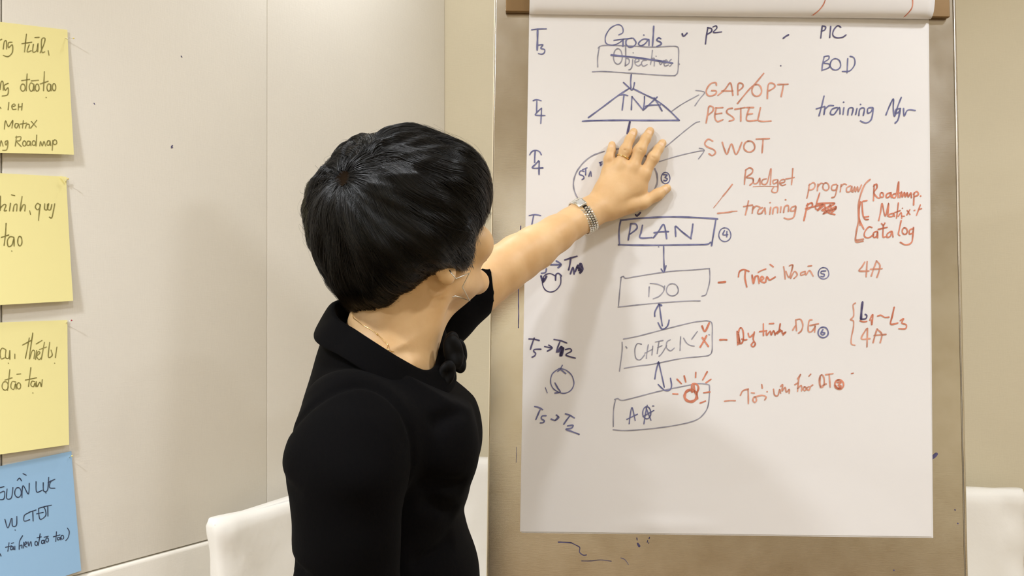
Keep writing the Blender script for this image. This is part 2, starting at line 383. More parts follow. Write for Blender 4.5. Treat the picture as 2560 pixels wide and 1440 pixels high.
TXT = [
(CA,'word','T3','b','3.6:132,172 200,163 300,160|5:200,163 198,280 195,400|3.4:212,345 262,340 235,380 280,395 275,432 245,447 210,440'),
(CA,'word','Goals','b','3:1125,225 1170,200 1172,150 1145,115 1095,112 1030,150 985,215 970,270 985,325 1060,342 1130,315 1185,270|1070,288 1180,272 1290,262|3.6:1175,272 1173,355|3.6:1275,262 1220,275 1207,325 1245,365 1300,350 1322,310 1290,262|1465,278 1415,270 1370,295 1350,330 1385,348 1430,320 1468,275 1470,345|1410,225|4.2:1525,125 1518,240 1510,352|1605,268 1580,258 1558,285 1598,305 1610,330 1560,356'),
(CA,'drawn_box',None,'g','3:890,378 920,352 1010,345 1300,352 1500,363 1700,353 1780,355 1808,385 1808,520 1800,640 1775,680 1740,688 1600,682 1200,655 950,641 825,645|905,360 885,480 886,590|1815,555'),
(CA,'crossed_out_word','Objectives, struck through','g','3:E1115,470,50,88|1203,290 1205,480 1200,575|1205,490 1240,500 1242,545 1198,577|1285,505 1280,570 1262,612 1240,622|1288,428|1315,535 1355,520 1345,492 1315,505 1312,550 1345,577 1378,560|1440,512 1402,515 1385,550 1408,580 1450,560|1510,400 1500,490 1488,560|1488,508 1530,490 1530,578|1550,465|1590,520 1602,562 1640,515|1640,550 1680,530 1668,508 1642,530 1650,577 1692,565|1725,500 1702,530 1730,555 1708,580'),
(CA,'strike_line',None,'b','5:1040,455 1300,480 1500,507 1740,545'),
(CA,'arrow',None,'b','3.6:1268,675 1262,760 1265,830|1180,765 1240,820 1275,850 1295,820 1305,768'),
(CA,'drawn_triangle',None,'b','4:780,1165 950,1040 1110,920 1240,835|1290,835 1420,900 1560,970 1700,1080 1815,1195|4.4:712,1207 850,1200 1150,1195 1500,1197 1815,1195'),
(CA,'word','TNA','b','3.6:1118,912 1180,903 1230,915|1185,915 1175,1000 1165,1080|1270,1075 1273,1000 1277,925|1277,925 1340,1000 1405,1080|1405,1080 1418,1000 1420,925|4:1405,1080 1480,1010 1565,930|1530,940 1575,1010 1620,1087|1430,1035 1500,1022 1600,1020'),
(CA,'arrow',None,'g','2.6:1720,1100 1850,1010 2040,905|2005,855 2070,863 2105,882 2050,950 1995,1030'),
(CA,'connector_line',None,'g','2.6:2050,1210 2000,1225 1900,1300 1815,1370 1660,1500'),
(CA,'check_mark',None,'k','4.5:1850,212 1865,240 1905,203'),
(CA,'word','P2','k','3.8:2143,138 2125,240 2115,325|2140,140 2183,150 2183,185 2135,215|3.2:2200,132 2235,118 2245,145 2205,195 2300,188'),
(CA,'word','T4 beside the triangle','b','3.4:150,975 190,962 240,975|192,965 190,1040 188,1110|245,1060 215,1085 182,1120 180,1140 285,1143|245,1060 242,1140 236,1235'),
(CA,'connector_line','short dark line under the triangle','k','6:1253,1215 1242,1270 1225,1345'),
(CB,'word','GAP/OPT','o','4:190,662 180,635 130,650 95,705 100,745 130,762 180,745 187,715 145,712|205,755 270,700 322,640 345,755|240,715 345,715|392,750 395,650 435,648 437,680 400,712|635,550 560,640 490,710 390,832|E570,710,46,56|670,787 680,655 730,648 738,680 685,715|770,655 865,652|822,655 812,710 800,770'),
(CB,'word','PESTEL','o','4:93,1017 108,930 120,862 158,868 155,905 112,940|180,875 250,872|188,875 175,960 200,1003 252,985|182,932 240,925|340,878 300,885 288,920 340,958 353,985 310,1000|365,888 460,872|420,878 420,1000|475,872 540,872|500,872 475,990 570,993|480,935 530,930|605,875 592,940 590,998 705,1000'),
(CB,'word','SWOT','o','4:155,1188 112,1170 80,1208 100,1240 165,1270 180,1300 150,1325 120,1308|245,1200 265,1265 290,1310 332,1215 375,1315 430,1200|E500,1240,52,52|565,1170 690,1165|630,1170 626,1230 620,1300'),
(CB,'arrow',None,'g','2.6:-350,1382 -180,1330 0,1288 75,1278|28,1255 75,1275 20,1357'),
(CB,'word','PIC','k','3.6:1190,100 1182,160 1175,215|1190,100 1222,108 1213,138 1180,150|1270,105 1260,210|1365,112 1335,98 1298,140 1290,188 1325,213 1380,208 1415,185'),
(CB,'pen_tick',None,'k','4.5:822,217 845,198 870,185'),
(CB,'pen_dot',None,'k','3:795,478'),
(CB,'word','BOD','b','3.4:1205,400 1190,470 1185,525|1205,392 1248,385 1248,415 1200,450 1252,462 1252,495 1190,520|E1313,465,50,54|1430,410 1422,545|1378,532 1450,525 1495,465 1490,405 1452,388'),
(CB,'word','training Mgr','b','3.8:1205,765 1185,850 1158,950|1132,885 1210,862|1215,868 1205,938|1208,895 1250,857 1295,855|1330,872 1282,888 1265,930 1300,937 1350,872 1357,932|1393,875 1385,937|1390,822|1430,942 1440,882 1480,880 1468,942|1518,880 1505,937|1550,842|1535,947 1545,887 1587,880 1578,945|1667,872 1622,880 1620,925 1652,910 1672,875 1655,980 1605,1018 1550,998'),
(CB,'word','Mgr','b','3.8:1793,940 1825,860 1862,790 1862,880 1875,955 1905,860 1938,775|4.4:1925,880 1890,890 1885,930 1925,905|1930,880 1910,980 1882,1017|3.8:1960,880 1966,950 2000,895 2072,898'),
(CCC,'word','Budget','o','3.8:525,112 515,190 510,262|522,112 562,88 597,105 588,145 530,190 598,200 600,240 568,272|3.4:600,205 612,255 650,245 672,195 675,268|742,205 700,218 698,258 750,248 792,95 785,267|852,212 815,222 820,257 857,240 865,215 862,330 830,352 798,335 820,292|890,252 935,238 935,213 900,218 883,250 910,275 947,265|1025,95 1017,200 1010,267|950,207 1040,190|1.5:600,288 730,283 860,288'),
(CCC,'word','program','o','3.6:1200,262 1190,340 1173,410|1195,275 1240,245 1262,270 1242,312 1190,327|1292,262 1285,332|1290,290 1322,252 1348,257|E1377,288,33,40|1490,262 1445,275 1440,320 1480,322 1502,268 1475,385 1438,405|1540,267 1530,342|1535,290 1570,257 1597,267|1640,277 1600,300 1600,342 1635,337 1655,282 1652,342|1665,345 1685,287 1692,342 1715,287 1722,342 1757,270'),
(CCC,'pen_slash',None,'o','3.6:380,265 330,330 280,390|2:280,390 225,460 180,515'),
(CCC,'pen_dash',None,'o','4:225,573 330,562 380,552|2.4:380,552 430,549'),
(CCC,'word','training, beside plan','o','4:552,440 535,520 518,590|500,500 592,485|602,500 590,572|595,532 632,495 672,507|700,512 662,530 650,575 690,572|725,515 690,572|725,515 732,577|787,510 777,582|780,458|808,578 820,517 860,512 860,567|897,505 890,562|945,428|925,562 937,502 975,492 975,552|1052,495 1010,510 1000,547 1040,542 1057,500 1032,610 975,635 930,622'),
(CCC,'crossed_out_word','plan, scribbled over','r','4.4:1182,470 1160,560 1140,650|1170,490 1222,460 1228,500 1170,532|3.6:1310,355 1280,450 1265,520 1295,532|4.4:1160,522 1250,500 1350,482 1285,545 1352,470 1380,560 1422,480 1440,560 1482,500 1345,577 1490,512 1400,560 1470,585|1290,470 1470,465 1330,540 1480,530'),
(CCC,'bracket',None,'o','4.4:1850,210 1790,270 1740,400 1722,520 1725,640 1702,760 1690,850 1702,877 1770,868|1700,858 1775,846'),
(CCC,'bracket',None,'r','4:1745,450 1730,540 1735,640 1780,740|1762,450 1770,580 1792,632 1830,635|1775,442 1815,435|1785,612 1832,605|3:1735,660 1740,700'),
(CCC,'word','Roadmap','r','3.8:1893,265 1890,350 1885,435|1888,282 1918,258 1922,300 1890,352 1930,405 1952,407|E1975,375,19,25|2062,350 2025,370 2025,405 2060,387 2072,345 2077,402|2122,360 2090,375 2095,402 2127,387 2157,230 2150,402|2100,367 2175,350|2170,402 2187,340 2195,397 2217,345 2227,397 2247,350 2257,397 2287,350 2292,402|2322,350 2315,480|2315,365 2350,335 2367,370 2325,392|2390,385'),
(CCC,'word','Matrix','r','3.4:1940,647 1960,560 1977,465 2010,602 2047,462 2037,602|2097,570 2057,580 2050,607 2090,600 2102,570 2107,602|2152,460 2140,560 2130,622|2110,562 2170,542|2152,600 2182,562 2187,622|2195,515|2187,602 2215,600|2245,540 2275,582|2275,530 2242,587|2320,540 2330,536|2387,480 2345,592|2370,530 2400,520'),
(CCC,'word','Catalog','r','3.8:1867,722 1832,717 1790,770 1788,818 1830,832 1882,800|1922,762 1885,780 1885,827 1915,817 1927,765 1927,832|1990,695 1985,760 1985,822 2012,820|1935,742 2030,720|1970,680 1990,700 2005,675|2072,762 2030,790 2030,827 2065,812 2082,762 2092,822|2180,650 2160,740 2150,792 2165,807|E2218,760,27,35|2307,732 2270,750 2270,792 2305,772 2312,715 2305,800 2290,880 2230,907 2170,880'),
(CCC,'circled_number','circled 4','b','2.8:E300,800,64,73|3.4:297,755 280,800 332,800|322,765 320,822'),
(CCC,'word','Trien khai','r','4:445,1247 458,1190 505,1170 555,1190|4.4:520,1180 515,1260 535,1355|590,1230 605,1320 622,1250 650,1235|655,1245 665,1317|680,1290 715,1262 690,1245 680,1292 722,1310|735,1300 747,1247 777,1280 835,1250|3.4:655,1200 690,1180 735,1165|780,1115 815,1142'),
(CCC,'word','khai','o','3.6:925,1140 935,1200 942,1270|950,1190 985,1252 1022,1130|985,1132 1022,1120 1010,1190|1000,1262 1040,1190 1070,1225 1035,1265|1150,1190 1110,1205 1110,1232 1152,1215|1155,1190 1165,1227 1200,1180 1240,1240|1185,1135 1222,1130'),
(CCC,'pen_dash',None,'r','5.5:235,1308 270,1305 305,1300'),
(CCC,'circled_number','circled 5','b','2.8:E1350,1210,57,61|3.4:1372,1185 1327,1190 1325,1212 1357,1220 1352,1245 1320,1242'),
(CCC,'word','4A in the middle row','o','4:1790,1090 1760,1140 1730,1185 1835,1185|1815,1085 1805,1245|1860,1237 1885,1160 1915,1080|1915,1078 1950,1120 1945,1180 1920,1252|1850,1167 1975,1160'),
(CDD,'word','T half hidden by the arm','b','3.6:105,272 170,262 235,272|155,268 145,320 135,370'),
(CDD,'arrow','short arrow below the arm','b','4.6:345,832 465,830|415,790 470,827 435,865'),
(CDD,'word','T1 with a blot','k','4.4:510,778 580,755 650,735|578,755 570,820 555,890|575,937 605,862 617,937|5:630,910 660,840|6:650,860 700,900 680,930 715,880 690,820 672,900 700,860'),
(CDD,'word','end of a 5 just below the arm','b','4:300,880 290,920 245,930'),
(CDD,'drawn_circle','loop with arrow barbs below the arm','k','3:407,962 340,932 275,960 255,1040 285,1115 345,1143 412,1120 462,1050 465,970|5:240,962 262,1030 300,965|4:262,1030 270,990|405,1007 410,945 440,930 472,960'),
(CDD,'drawn_box','bold box around PLAN','b','4.6:1150,325 1400,300 1700,288 2000,295 2250,312|4.2:1150,322 1130,440 1135,590 1152,605 1500,610 2000,605 2130,600 2170,578|2230,325 2205,480 2182,615'),
(CDD,'word','PLAN','b','4.2:1265,362 1250,460 1235,550|1262,365 1322,370 1332,420 1250,487|1397,382 1382,460 1372,525 1505,523|1520,527 1580,450 1640,375 1672,535|1530,467 1610,458 1692,455|1775,510 1772,450 1775,395 1850,460 1950,537|1945,535 1960,450 1970,370'),
(CDD,'check_mark','tick above the PLAN box','k','5:1318,262 1335,276 1372,240'),
(CDD,'arrow','arrow from PLAN to DO','b','3.4:1638,620 1640,760 1645,900|1610,880 1640,920 1655,885 1665,845|2.5:1580,628'),
(CDD,'drawn_box','box around DO','g','2.8:1150,978 1180,963 1190,978 1220,985 1350,962 1700,910 2000,890 2145,877 2160,890 2162,1020 2130,1150 2110,1180 2072,1190|1155,975 1140,1120 1125,1300|1118,1315 1500,1275 1900,1247 2055,1245'),
(CDD,'word','DO','g','3:1475,1085 1470,1195|1485,1045 1560,1052 1635,1085 1640,1130 1590,1190 1520,1220|E1738,1118,68,70|1650,1075 1645,1120'),
(CG,'drawn_ellipse','ellipse partly covered by the hand','g','3.6:1148,985 1080,1080 900,1170 600,1225 300,1200 145,1110 90,1020 70,920 85,820 130,720 220,610 330,530 480,475|4.4:610,452 672,440|840,440 852,455|5:1015,525 1042,545|4.4:1155,705 1182,780 1188,880 1170,940 1148,988'),
(CG,'word','ST1','b','3.2:210,742 165,735 150,780 200,802 210,832 185,852|190,720 252,695|235,700 232,790|275,807 300,740 307,807|415,627 452,615|430,622 430,667 450,640'),
(CG,'circled_number','circled 3','b','2.8:E1297,830,58,75|3.6:1265,785 1320,790 1290,820 1322,842 1300,867 1275,862'),
(CH,'word','T4 beside the hand','b','3.4:25,182 60,130 120,108 180,128 212,178|3.8:115,110 108,200 105,302|4:168,278 120,330 70,392 235,390|178,285 175,380 175,495'),
(CE,'word','T5 to T12','k','3.8:95,370 150,373 202,385|150,360 128,420 110,480|220,478 155,480 145,502 165,522 155,548 128,562|260,450 335,465|305,435 342,465 290,498|360,375 430,388 495,413|422,400 400,455 385,510|6:402,505 440,450 425,550 460,460 440,545|3.8:480,482 530,473 542,500 485,540 585,573'),
(CE,'drawn_circle','loop with arrow barbs between the T5 lines','b','3:417,680 342,740 325,830 360,902 450,945 530,920 570,850 550,760 490,702 425,682|3.6:448,648 425,690 400,712|430,692 485,737|4:370,835 400,890 425,930 370,942|2:268,885 280,915 290,942'),
(CE,'word','T5 to T2','b','4:155,1085 200,1095 240,1118|212,1120 190,1170 168,1222|275,1182 235,1185 225,1212 257,1235 245,1255 215,1258|330,1217 370,1230 402,1195|385,1175 412,1200 372,1232|480,1162 530,1178 575,1205|525,1187 495,1225 463,1272|502,1290 560,1283 545,1312 485,1325 550,1350 625,1378'),
(CE,'arrow','double arrow between DO and CHECK','b','3.8:1425,130 1428,80 1468,5|5:1468,3 1495,15|3.8:1475,10 1488,120 1505,230|1460,197 1500,265 1550,245 1570,205 1577,170'),
(CE,'drawn_box','box around CHECK','g','2.8:1095,370 1250,340 1500,275 1800,200 1920,182 1990,180 2030,212 2032,350 2030,490 2000,540 1920,555 1700,577 1400,637 1250,655 1102,680|1080,405 1080,500 1053,710|3:1120,450 1130,465|1995,323 2003,325'),
(CE,'word','CHECK','g','2.8:1285,425 1240,420 1215,480 1225,570 1270,590 1320,535|1357,430 1345,500 1337,575|1320,520 1402,478|1405,445 1395,540|1470,397 1450,525|1432,402 1512,385|1455,462 1502,440|1470,552 1502,520 1550,440|1590,378 1555,400 1550,460 1590,495 1632,465|1700,345 1695,420 1692,490|1730,360 1760,410 1795,435 1842,445|1815,372 1875,290'),
(CE,'check_mark','orange tick inside the CHECK box','r','5:1925,235 1955,290 2000,200'),
(CE,'cross_mark','orange cross inside the CHECK box','r','5:1905,455 1940,395 1972,335|1928,357 1990,447'),
(CE,'arrow','double arrow between CHECK and the lowest box','b','3.6:1425,792 1440,700 1465,612|1465,612 1495,740 1525,880|5:1455,625 1475,628|3.6:1460,850 1500,890 1535,915 1580,910 1602,865 1590,785'),
(CE,'drawn_box','lowest box with rounded right end','g','3:1000,1010 1035,1000 1060,1015 1110,1015 1250,980 1400,940 1550,905 1750,865 1880,842 1980,850 2002,880 1990,1060 1942,1160 1840,1235 1600,1290 1300,1327 1100,1338 985,1330|1010,1015 990,1120 987,1298'),
(CE,'word','A and a struck letter','b','3.2:1155,1265 1165,1180 1185,1095 1218,1232|1130,1220 1180,1195 1242,1165|1310,1267 1325,1170 1345,1070|E1340,1150,43,64|1330,1090 1385,1230|1300,1190 1415,1125|1402,1078 1415,1078'),
(CE,'burst_mark','orange rays and bulb sketch','r','4:1660,795 1705,842|1735,760 1752,824|1858,722 1855,775|1978,716 1930,802|2018,795 1965,832|1615,950 1668,952|1940,938 2005,930|1903,1047 1960,1025|7:E1803,970,64,62|5:1818,930 1818,850 1868,850 1885,890 1868,950 1875,1000|1835,850 1845,930'),
(CF,'pen_dash',None,'r','5:250,548 285,546 320,548'),
(CF,'word','Quy','r','4:430,460 437,600|432,462 450,520 460,588 436,575|E470,505,28,84|445,470 455,560|480,540 505,550 532,545|547,480 562,520 602,488|612,465 600,540 622,590 600,622 580,602 602,570'),
(CF,'word','trinh','r','3.8:707,380 708,502|668,462 742,450|738,450 742,500 780,455 790,497 815,450 832,497|770,378 815,375|885,380 875,440 858,482|850,482 902,450 907,482 945,465 915,497|832,485 887,440'),
(CF,'word','DG','o','3.8:1050,345 1058,450|1050,337 1100,332 1125,390 1110,450 1078,478|1018,445 1045,400|1222,337 1190,350 1182,450 1215,462 1257,410|1200,397 1290,378|1255,392 1250,467'),
(CF,'circled_number','circled 6','b','3.8:E1340,470,54,56|1337,440 1315,482 1340,497 1357,475 1325,470'),
(CF,'brace',None,'o','3.4:1680,160 1655,180 1662,240 1660,300 1628,335 1660,350 1660,420 1640,520 1640,590 1677,605'),
(CF,'word','L1 to L3','r','3.8:1730,347 1765,358 1802,353|1832,340 1865,280 1855,390 1850,340|1915,297 1950,288 1990,310 2035,308|4.4:2090,205 2070,300 2055,382 2130,370|3.8:2155,345 2192,325 2172,370 2220,390 2210,430 2140,430'),
(CF,'word','dark L over the orange L','k','6:1755,150 1745,240 1740,328|4:1740,330 1790,325 1802,292 1785,280'),
(CF,'word','4A in the lower row','o','4:1800,430 1745,535 1835,535|1810,427 1805,622|1870,577 1890,500 1912,432|1912,435 1962,490 1945,577|1880,502 2005,490'),
(CF,'pen_dash',None,'o','3.4:295,1197 350,1190 410,1191'),
(CF,'word','Toi','o','4:465,1132 490,1087 547,1068|545,1072 548,1150 548,1222|E615,1180,19,27|612,1152 690,1135 735,1150 722,1182|580,1107 612,1110|690,1020 695,1057|745,1095'),
(CF,'word','uu','o','3.8:815,1070 825,1130 860,1137 880,1072 890,1112|890,1040 912,1020 905,1090 937,1050 950,1102 980,1072 980,1112'),
(CF,'word','hoa','o','3.8:1040,1022 1070,1005|1100,917 1080,975 1070,1092|1070,1062 1110,1030 1112,1087|1070,960 1100,915|E1145,1065,15,20|1192,1042 1165,1060 1190,1082 1207,1042 1230,1025|1190,932 1210,910'),
(CF,'word','QT','o','4:1310,930 1307,990 1312,1050|E1326,985,27,66|1330,1032 1372,1015|1368,917 1445,905|1405,915 1415,1047'),
(CF,'circled_number','circled 7 in orange','r','4.4:E1510,1020,47,50|1490,1000 1532,995 1500,1030 1532,1037 1502,1062|1470,1030 1495,1060 1530,1060'),
(CF,'pen_dot',None,'r','3.4:1640,905 1660,900'),
]
for crop, nm, lab, key, blk in TXT:
    _lift[0] = {'g': 0, 'b': .00006, 'k': .00012, 'o': .00003, 'r': .00009}[key]
    lb = None
    cn = {'b': 'blue', 'g': 'thin grey-blue', 'k': 'dark blue', 'o': 'orange', 'r': 'orange'}[key]
    if nm in ('word', 'crossed_out_word') and lab: lb = cn+' handwriting '+lab
    elif lab: lb = lab
    st = parse(blk, *crop)
    write(nm, lb, key, [(w*.90, P) for w, P in st], top_sheet, on_sheet)
for P in ([(2281,-6),(2281,14),(2275,27),(2259,44)], [(2064,-4),(2058,12),(2045,28),(2024,44)]):
    write('pen_stroke', 'red pen stroke showing through', 'r', [(2.6, catmull(P, 6))], fl, on_fold)
panel = [c for c in stand.children if c.name.startswith('board_panel')][0]
ST = (1100,1100,4.235)
for nm, lab, key, crop, blk in [
  ('marker_streak','dark vertical pen line left of the paper','k',(1040,620,4.236),'2.6:1085,410 1086,600 1088,700 1085,845'),
  ('marker_streak',None,'k',ST,'1.2:808,75 810,140 806,240'),
  ('marker_streak',None,'k',(0,0,1),'2.4:1302,565 1301,582'),
  ('marker_scribble','dark wavy pen scribble under the paper','k',ST,'3:1255,1083 1320,1085 1390,1090|2.4:1390,1090 1440,1115 1480,1140 1478,1190 1520,1222 1550,1218'),
  ('marker_scribble',None,'k',ST,'1.6:1500,1282 1600,1282 1700,1272 1815,1285|1915,1250 1960,1270 1995,1320'),
  ('marker_smudge',None,'k',ST,'2.6:2085,1040 2088,1060|6:2095,1100 2110,1125|2.2:2195,1085 2200,1065|2215,1045 2220,1030|2210,1095 2212,1090'),
  ('marker_streak','thick navy pen dash right of the paper','k',(2200,1100,4.236),'8:552,193 580,170 600,150'),
  ('speck',None,'k',(0,0,1),'3:2388,1275'),
  ('speck',None,'k',(0,0,1),'3:2395,1309'),
  ('speck',None,'k',(0,0,1),'4:2235,1426'),
  ('speck',None,'k',(0,0,1),'2.4:2388,138'),
  ('speck',None,'k',(0,0,1),'3:2233,347'),]:
    write(nm, lab, key, parse(blk, *crop), panel, on_steel)

# ------------------------------------------------------------------ cards pinned to the left wall
NOTES = [
 ('yellow', 'topmost yellow card on the left wall, with five lines of writing', (168,75),(180,388),(0,55),(0,384), 0, [
  ((0,0,1.896),(320,),'3.4:0,190 8,186|15,232 20,198 30,195 31,232|57,200 40,203 40,226 58,212 58,248 38,268 15,262|125,162 120,205 116,246|103,207 150,200|138,212 128,245 148,240|158,210 155,245 173,240 180,205 178,245|190,250 207,212 213,182 197,188 198,245 212,245|165,178 185,177|2.6:228,240 232,262|3.4:0,425 5,388 14,390 15,427|38,395 20,405 24,428 38,415 36,448 10,455|128,350 124,430|102,382 140,376|E108,415,11,17|157,398 145,393 138,412 145,432 156,425 160,398 161,430|148,383 182,380|E176,415,9,17|210,340 206,430|190,398 228,385|238,400 228,398 222,415 228,432 238,425 240,400 242,430|218,462|E256,413,8,17'),
  ((0,0,1.896),(545,640),'3.2:0,508 4,514|42,485 38,520|62,505 72,500 66,492 56,502 60,518 76,517|88,493 86,522|105,490 102,522|88,507 104,505|20,612 26,572 40,600 60,570 56,607|88,588 74,585 70,600 78,607 88,590 92,607|110,572 106,607|96,588 126,583|120,607 126,590 138,590 138,607|148,575 172,602|174,570 145,607|0,692 5,666 14,692|36,666 24,672 28,688 38,670 32,708 12,712|78,645 72,692|74,650 98,648 94,666 78,670 100,694|E115,680,8,12|142,670 130,670 128,688 140,686 143,670 146,690|E160,678,8,11|174,640 170,692|188,692 192,670 200,692 208,670 216,692|236,668 226,668 222,686 234,686 237,668 240,690|250,665 247,712|E260,674,9,11')]),
 ('yellow', 'middle yellow card on the left wall, with two large lines of writing', (165,442),(178,752),(0,433),(0,762), .004, [
  ((0,380,3.0),(520,),'3.6:0,438 3,330|0,425 10,410 32,392 44,402 30,440 48,438|78,385 70,442|85,321 110,327|98,442 106,400 126,393 124,442|165,333 150,442 172,398 188,400 185,442|2.8:222,440 228,468|3.6:302,398 280,385 264,412 280,432 298,418 302,390 294,450 288,512|335,388 334,428 352,432 356,392|364,388 358,428 378,432 388,392|410,388 400,440 388,492 370,488|45,535 40,620 30,700|10,640 65,622|104,640 75,635 55,665 62,708 90,695 104,645 105,705|E148,668,16,36|87,742')]),
 ('yellow', 'lowest yellow card on the left wall, pinned above the blue card', (168,800),(168,1110),(0,806),(0,1133), .001, [
  ((0,740,2.057),(360,),'3.2:28,275 10,268 0,290 5,322 22,318|30,278 28,315 45,318 50,278 50,325|2.6:42,345|76,298 76,322|3.2:115,252 160,228|150,215 140,270 130,320|168,190 150,322 165,282 178,285 174,322|188,280 182,325|192,305 205,292 196,285 188,310 200,327 210,318|228,238 212,325|202,275 238,262|186,246 216,228|255,238 248,312 268,305 262,278|292,262 284,316|280,345|50,378 38,485|25,432 62,420|E26,462,16,22|80,442 62,440 55,468 70,480 80,450 82,478|86,402 106,400|E96,462,10,16|158,368 146,465|130,432 188,420|178,440 164,438 158,458 172,466 180,445 184,466|186,440 190,466 205,442 212,466 217,430|168,498')]),
 ('blue', 'blue card pinned lowest on the left wall', (178,1128),(200,1425),(0,1165),(0,1488), .001, [
  ((0,740,2.057),(1070,),'2.8:0,985 20,980|0,1012 22,1005 20,1042 0,1047|36,992 34,1040 58,1037 66,985|E92,1010,17,25|88,948 100,936 110,950|118,913 134,921|112,1037 118,975 145,1018 150,963|185,955 188,1007 217,998|222,960 224,1002 244,997 250,932|247,960 262,950|282,942 260,955 255,985 282,988|235,1012|25,1148 40,1192 58,1143|62,1143 64,1182 84,1178 86,1133|77,1203|150,1113 125,1128 124,1157 152,1150|148,1112 185,1100|168,1105 170,1157|198,1093 205,1147 235,1127 226,1087 198,1092|188,1120 222,1112|225,1083 264,1075|245,1080 246,1132'),
  ((0,740,2.057),(),'2.6:0,1325 5,1337|46,1268 40,1312|28,1292 60,1284|66,1288 56,1290 54,1304 64,1302 68,1288 70,1304|58,1272 70,1268|76,1286 76,1304|116,1232 100,1262 98,1302|102,1285 112,1280 112,1296|122,1266 120,1296|128,1280 138,1270 130,1264 126,1284 138,1290|144,1264 148,1286 158,1262 162,1286|E186,1272,7,11|206,1222 197,1282|190,1243 212,1238|224,1256 214,1258 214,1272 224,1270 228,1254 230,1272|E242,1254,7,11|226,1240 248,1235|290,1212 286,1262|274,1238 308,1228|304,1240 296,1242 296,1254 306,1250 308,1240 312,1254|E320,1240,7,10|346,1193 356,1212 350,1242 338,1257')]),
]
wp = [c for c in wl.children if c.name == 'wall_panel.002'][0]
for q in ('3.5:429,367 431,364|2:428,370 432,369', '2.2:235,258 237,261', '2:453,140 455,143'):
    write('speck', None, 'k', parse(q, 0, 0, 1), wp, lambda x, y: hit(x, y, C0+LN*.0004, LN))
def wallp(px, py, off): return hit(px, py, C0+LN*off, LN)
for idx, (cl, lab, TR, BR, TL, BL, offt, texts) in enumerate(NOTES):
    tr, br, tl, bl = [wallp(*p, .002) for p in (TR, BR, TL, BL)]
    ed = (tl-tr).normalized(); eb = (bl-br).normalized()
    W_ = .27; TLw, BLw = tr+ed*W_, br+eb*W_
    def npos(s, t, tr=tr, br=br, TLw=TLw, BLw=BLw, idx=idx):
        p = (tr*(1-s)+TLw*s)*(1-t)+(br*(1-s)+BLw*s)*t
        return p+LN*(.0010+.009*t**1.6*(.6 if idx == 3 else 1)+.003*t*math.sin(s*3))
    card = empty('pinned_card', tuple(tr), lab, 'card', 'coloured cards pinned on the left wall')
    n = 16; vs = [npos(i/n, j/n) for j in range(n+1) for i in range(n+1)]
    fs = [(j*(n+1)+i, j*(n+1)+i+1, (j+1)*(n+1)+i+1, (j+1)*(n+1)+i) for j in range(n) for i in range(n)]
    sh = obj('card_sheet', mesh('card_sheet', vs, fs), M['note_y' if cl == 'yellow' else 'note_b'], card)
    so = sh.modifiers.new('t', 'SOLIDIFY'); so.thickness = .0004; so.offset = -1
    bv = BVHTree.FromPolygons(vs, fs)
    def onnote(px, py, bv=bv):
        h = bv.ray_cast(CAM, ray(px, py).normalized())
        return h[0]+LN*.0004 if h[0] is not None else wallp(px, py, .014)
    for crop, cuts_, blk in texts:
        lines = [[] for _ in range(len(cuts_)+1)]
        for wd, P in parse(blk, *crop): lines[sum((P[:, 1].mean()-crop[1])*crop[2] > q for q in cuts_)].append((wd, P))
        for ln in lines: write('handwriting_line', None, 'y' if cl == 'yellow' else 'n', [(w_*(.74 if cl == 'yellow' else .85), P_) for w_, P_ in ln], sh, onnote)
    if idx == 1:   # dog-eared corner
        q = [wallp(*p, .0075) for p in ((168,443),(150,440),(162,458))]
        obj('folded_corner', mesh('folded_corner', q, [(0,1,2)]), M['note_y'], sh)
    # the pin that holds it
    hx, hy, tx, ty, mm, pl = [(184,96,160,95,'yellow_pin','short pale pin in the corner of the topmost yellow card'), (170,447,164,455,'yellow_pin','pale pin in the folded corner of the middle yellow card'),
        (179,801,163,808,'red','red-headed pin at the corner of the lowest yellow card'), (180,1140,172,1144,'yellow_pin','pale-headed pin at the corner of the blue card')][idx]
    h_, t_ = wallp(hx, hy, .014), wallp(tx, ty, .0015)
    pin = empty('push_pin', tuple(t_), pl, 'pin', 'pins holding the cards')
    d_ = (t_-h_).normalized()
    tube('needle', M['silver'], pin, [h_, t_+d_*.006], .0006, 6)
    bm = bmesh.new(); bmesh.ops.create_icosphere(bm, subdivisions=2, radius=.0016, matrix=Matrix.Translation(h_)); me = bpy.data.meshes.new('pin_head'); bm.to_mesh(me); bm.free()
    obj('pin_head', me, M[mm], pin, True)
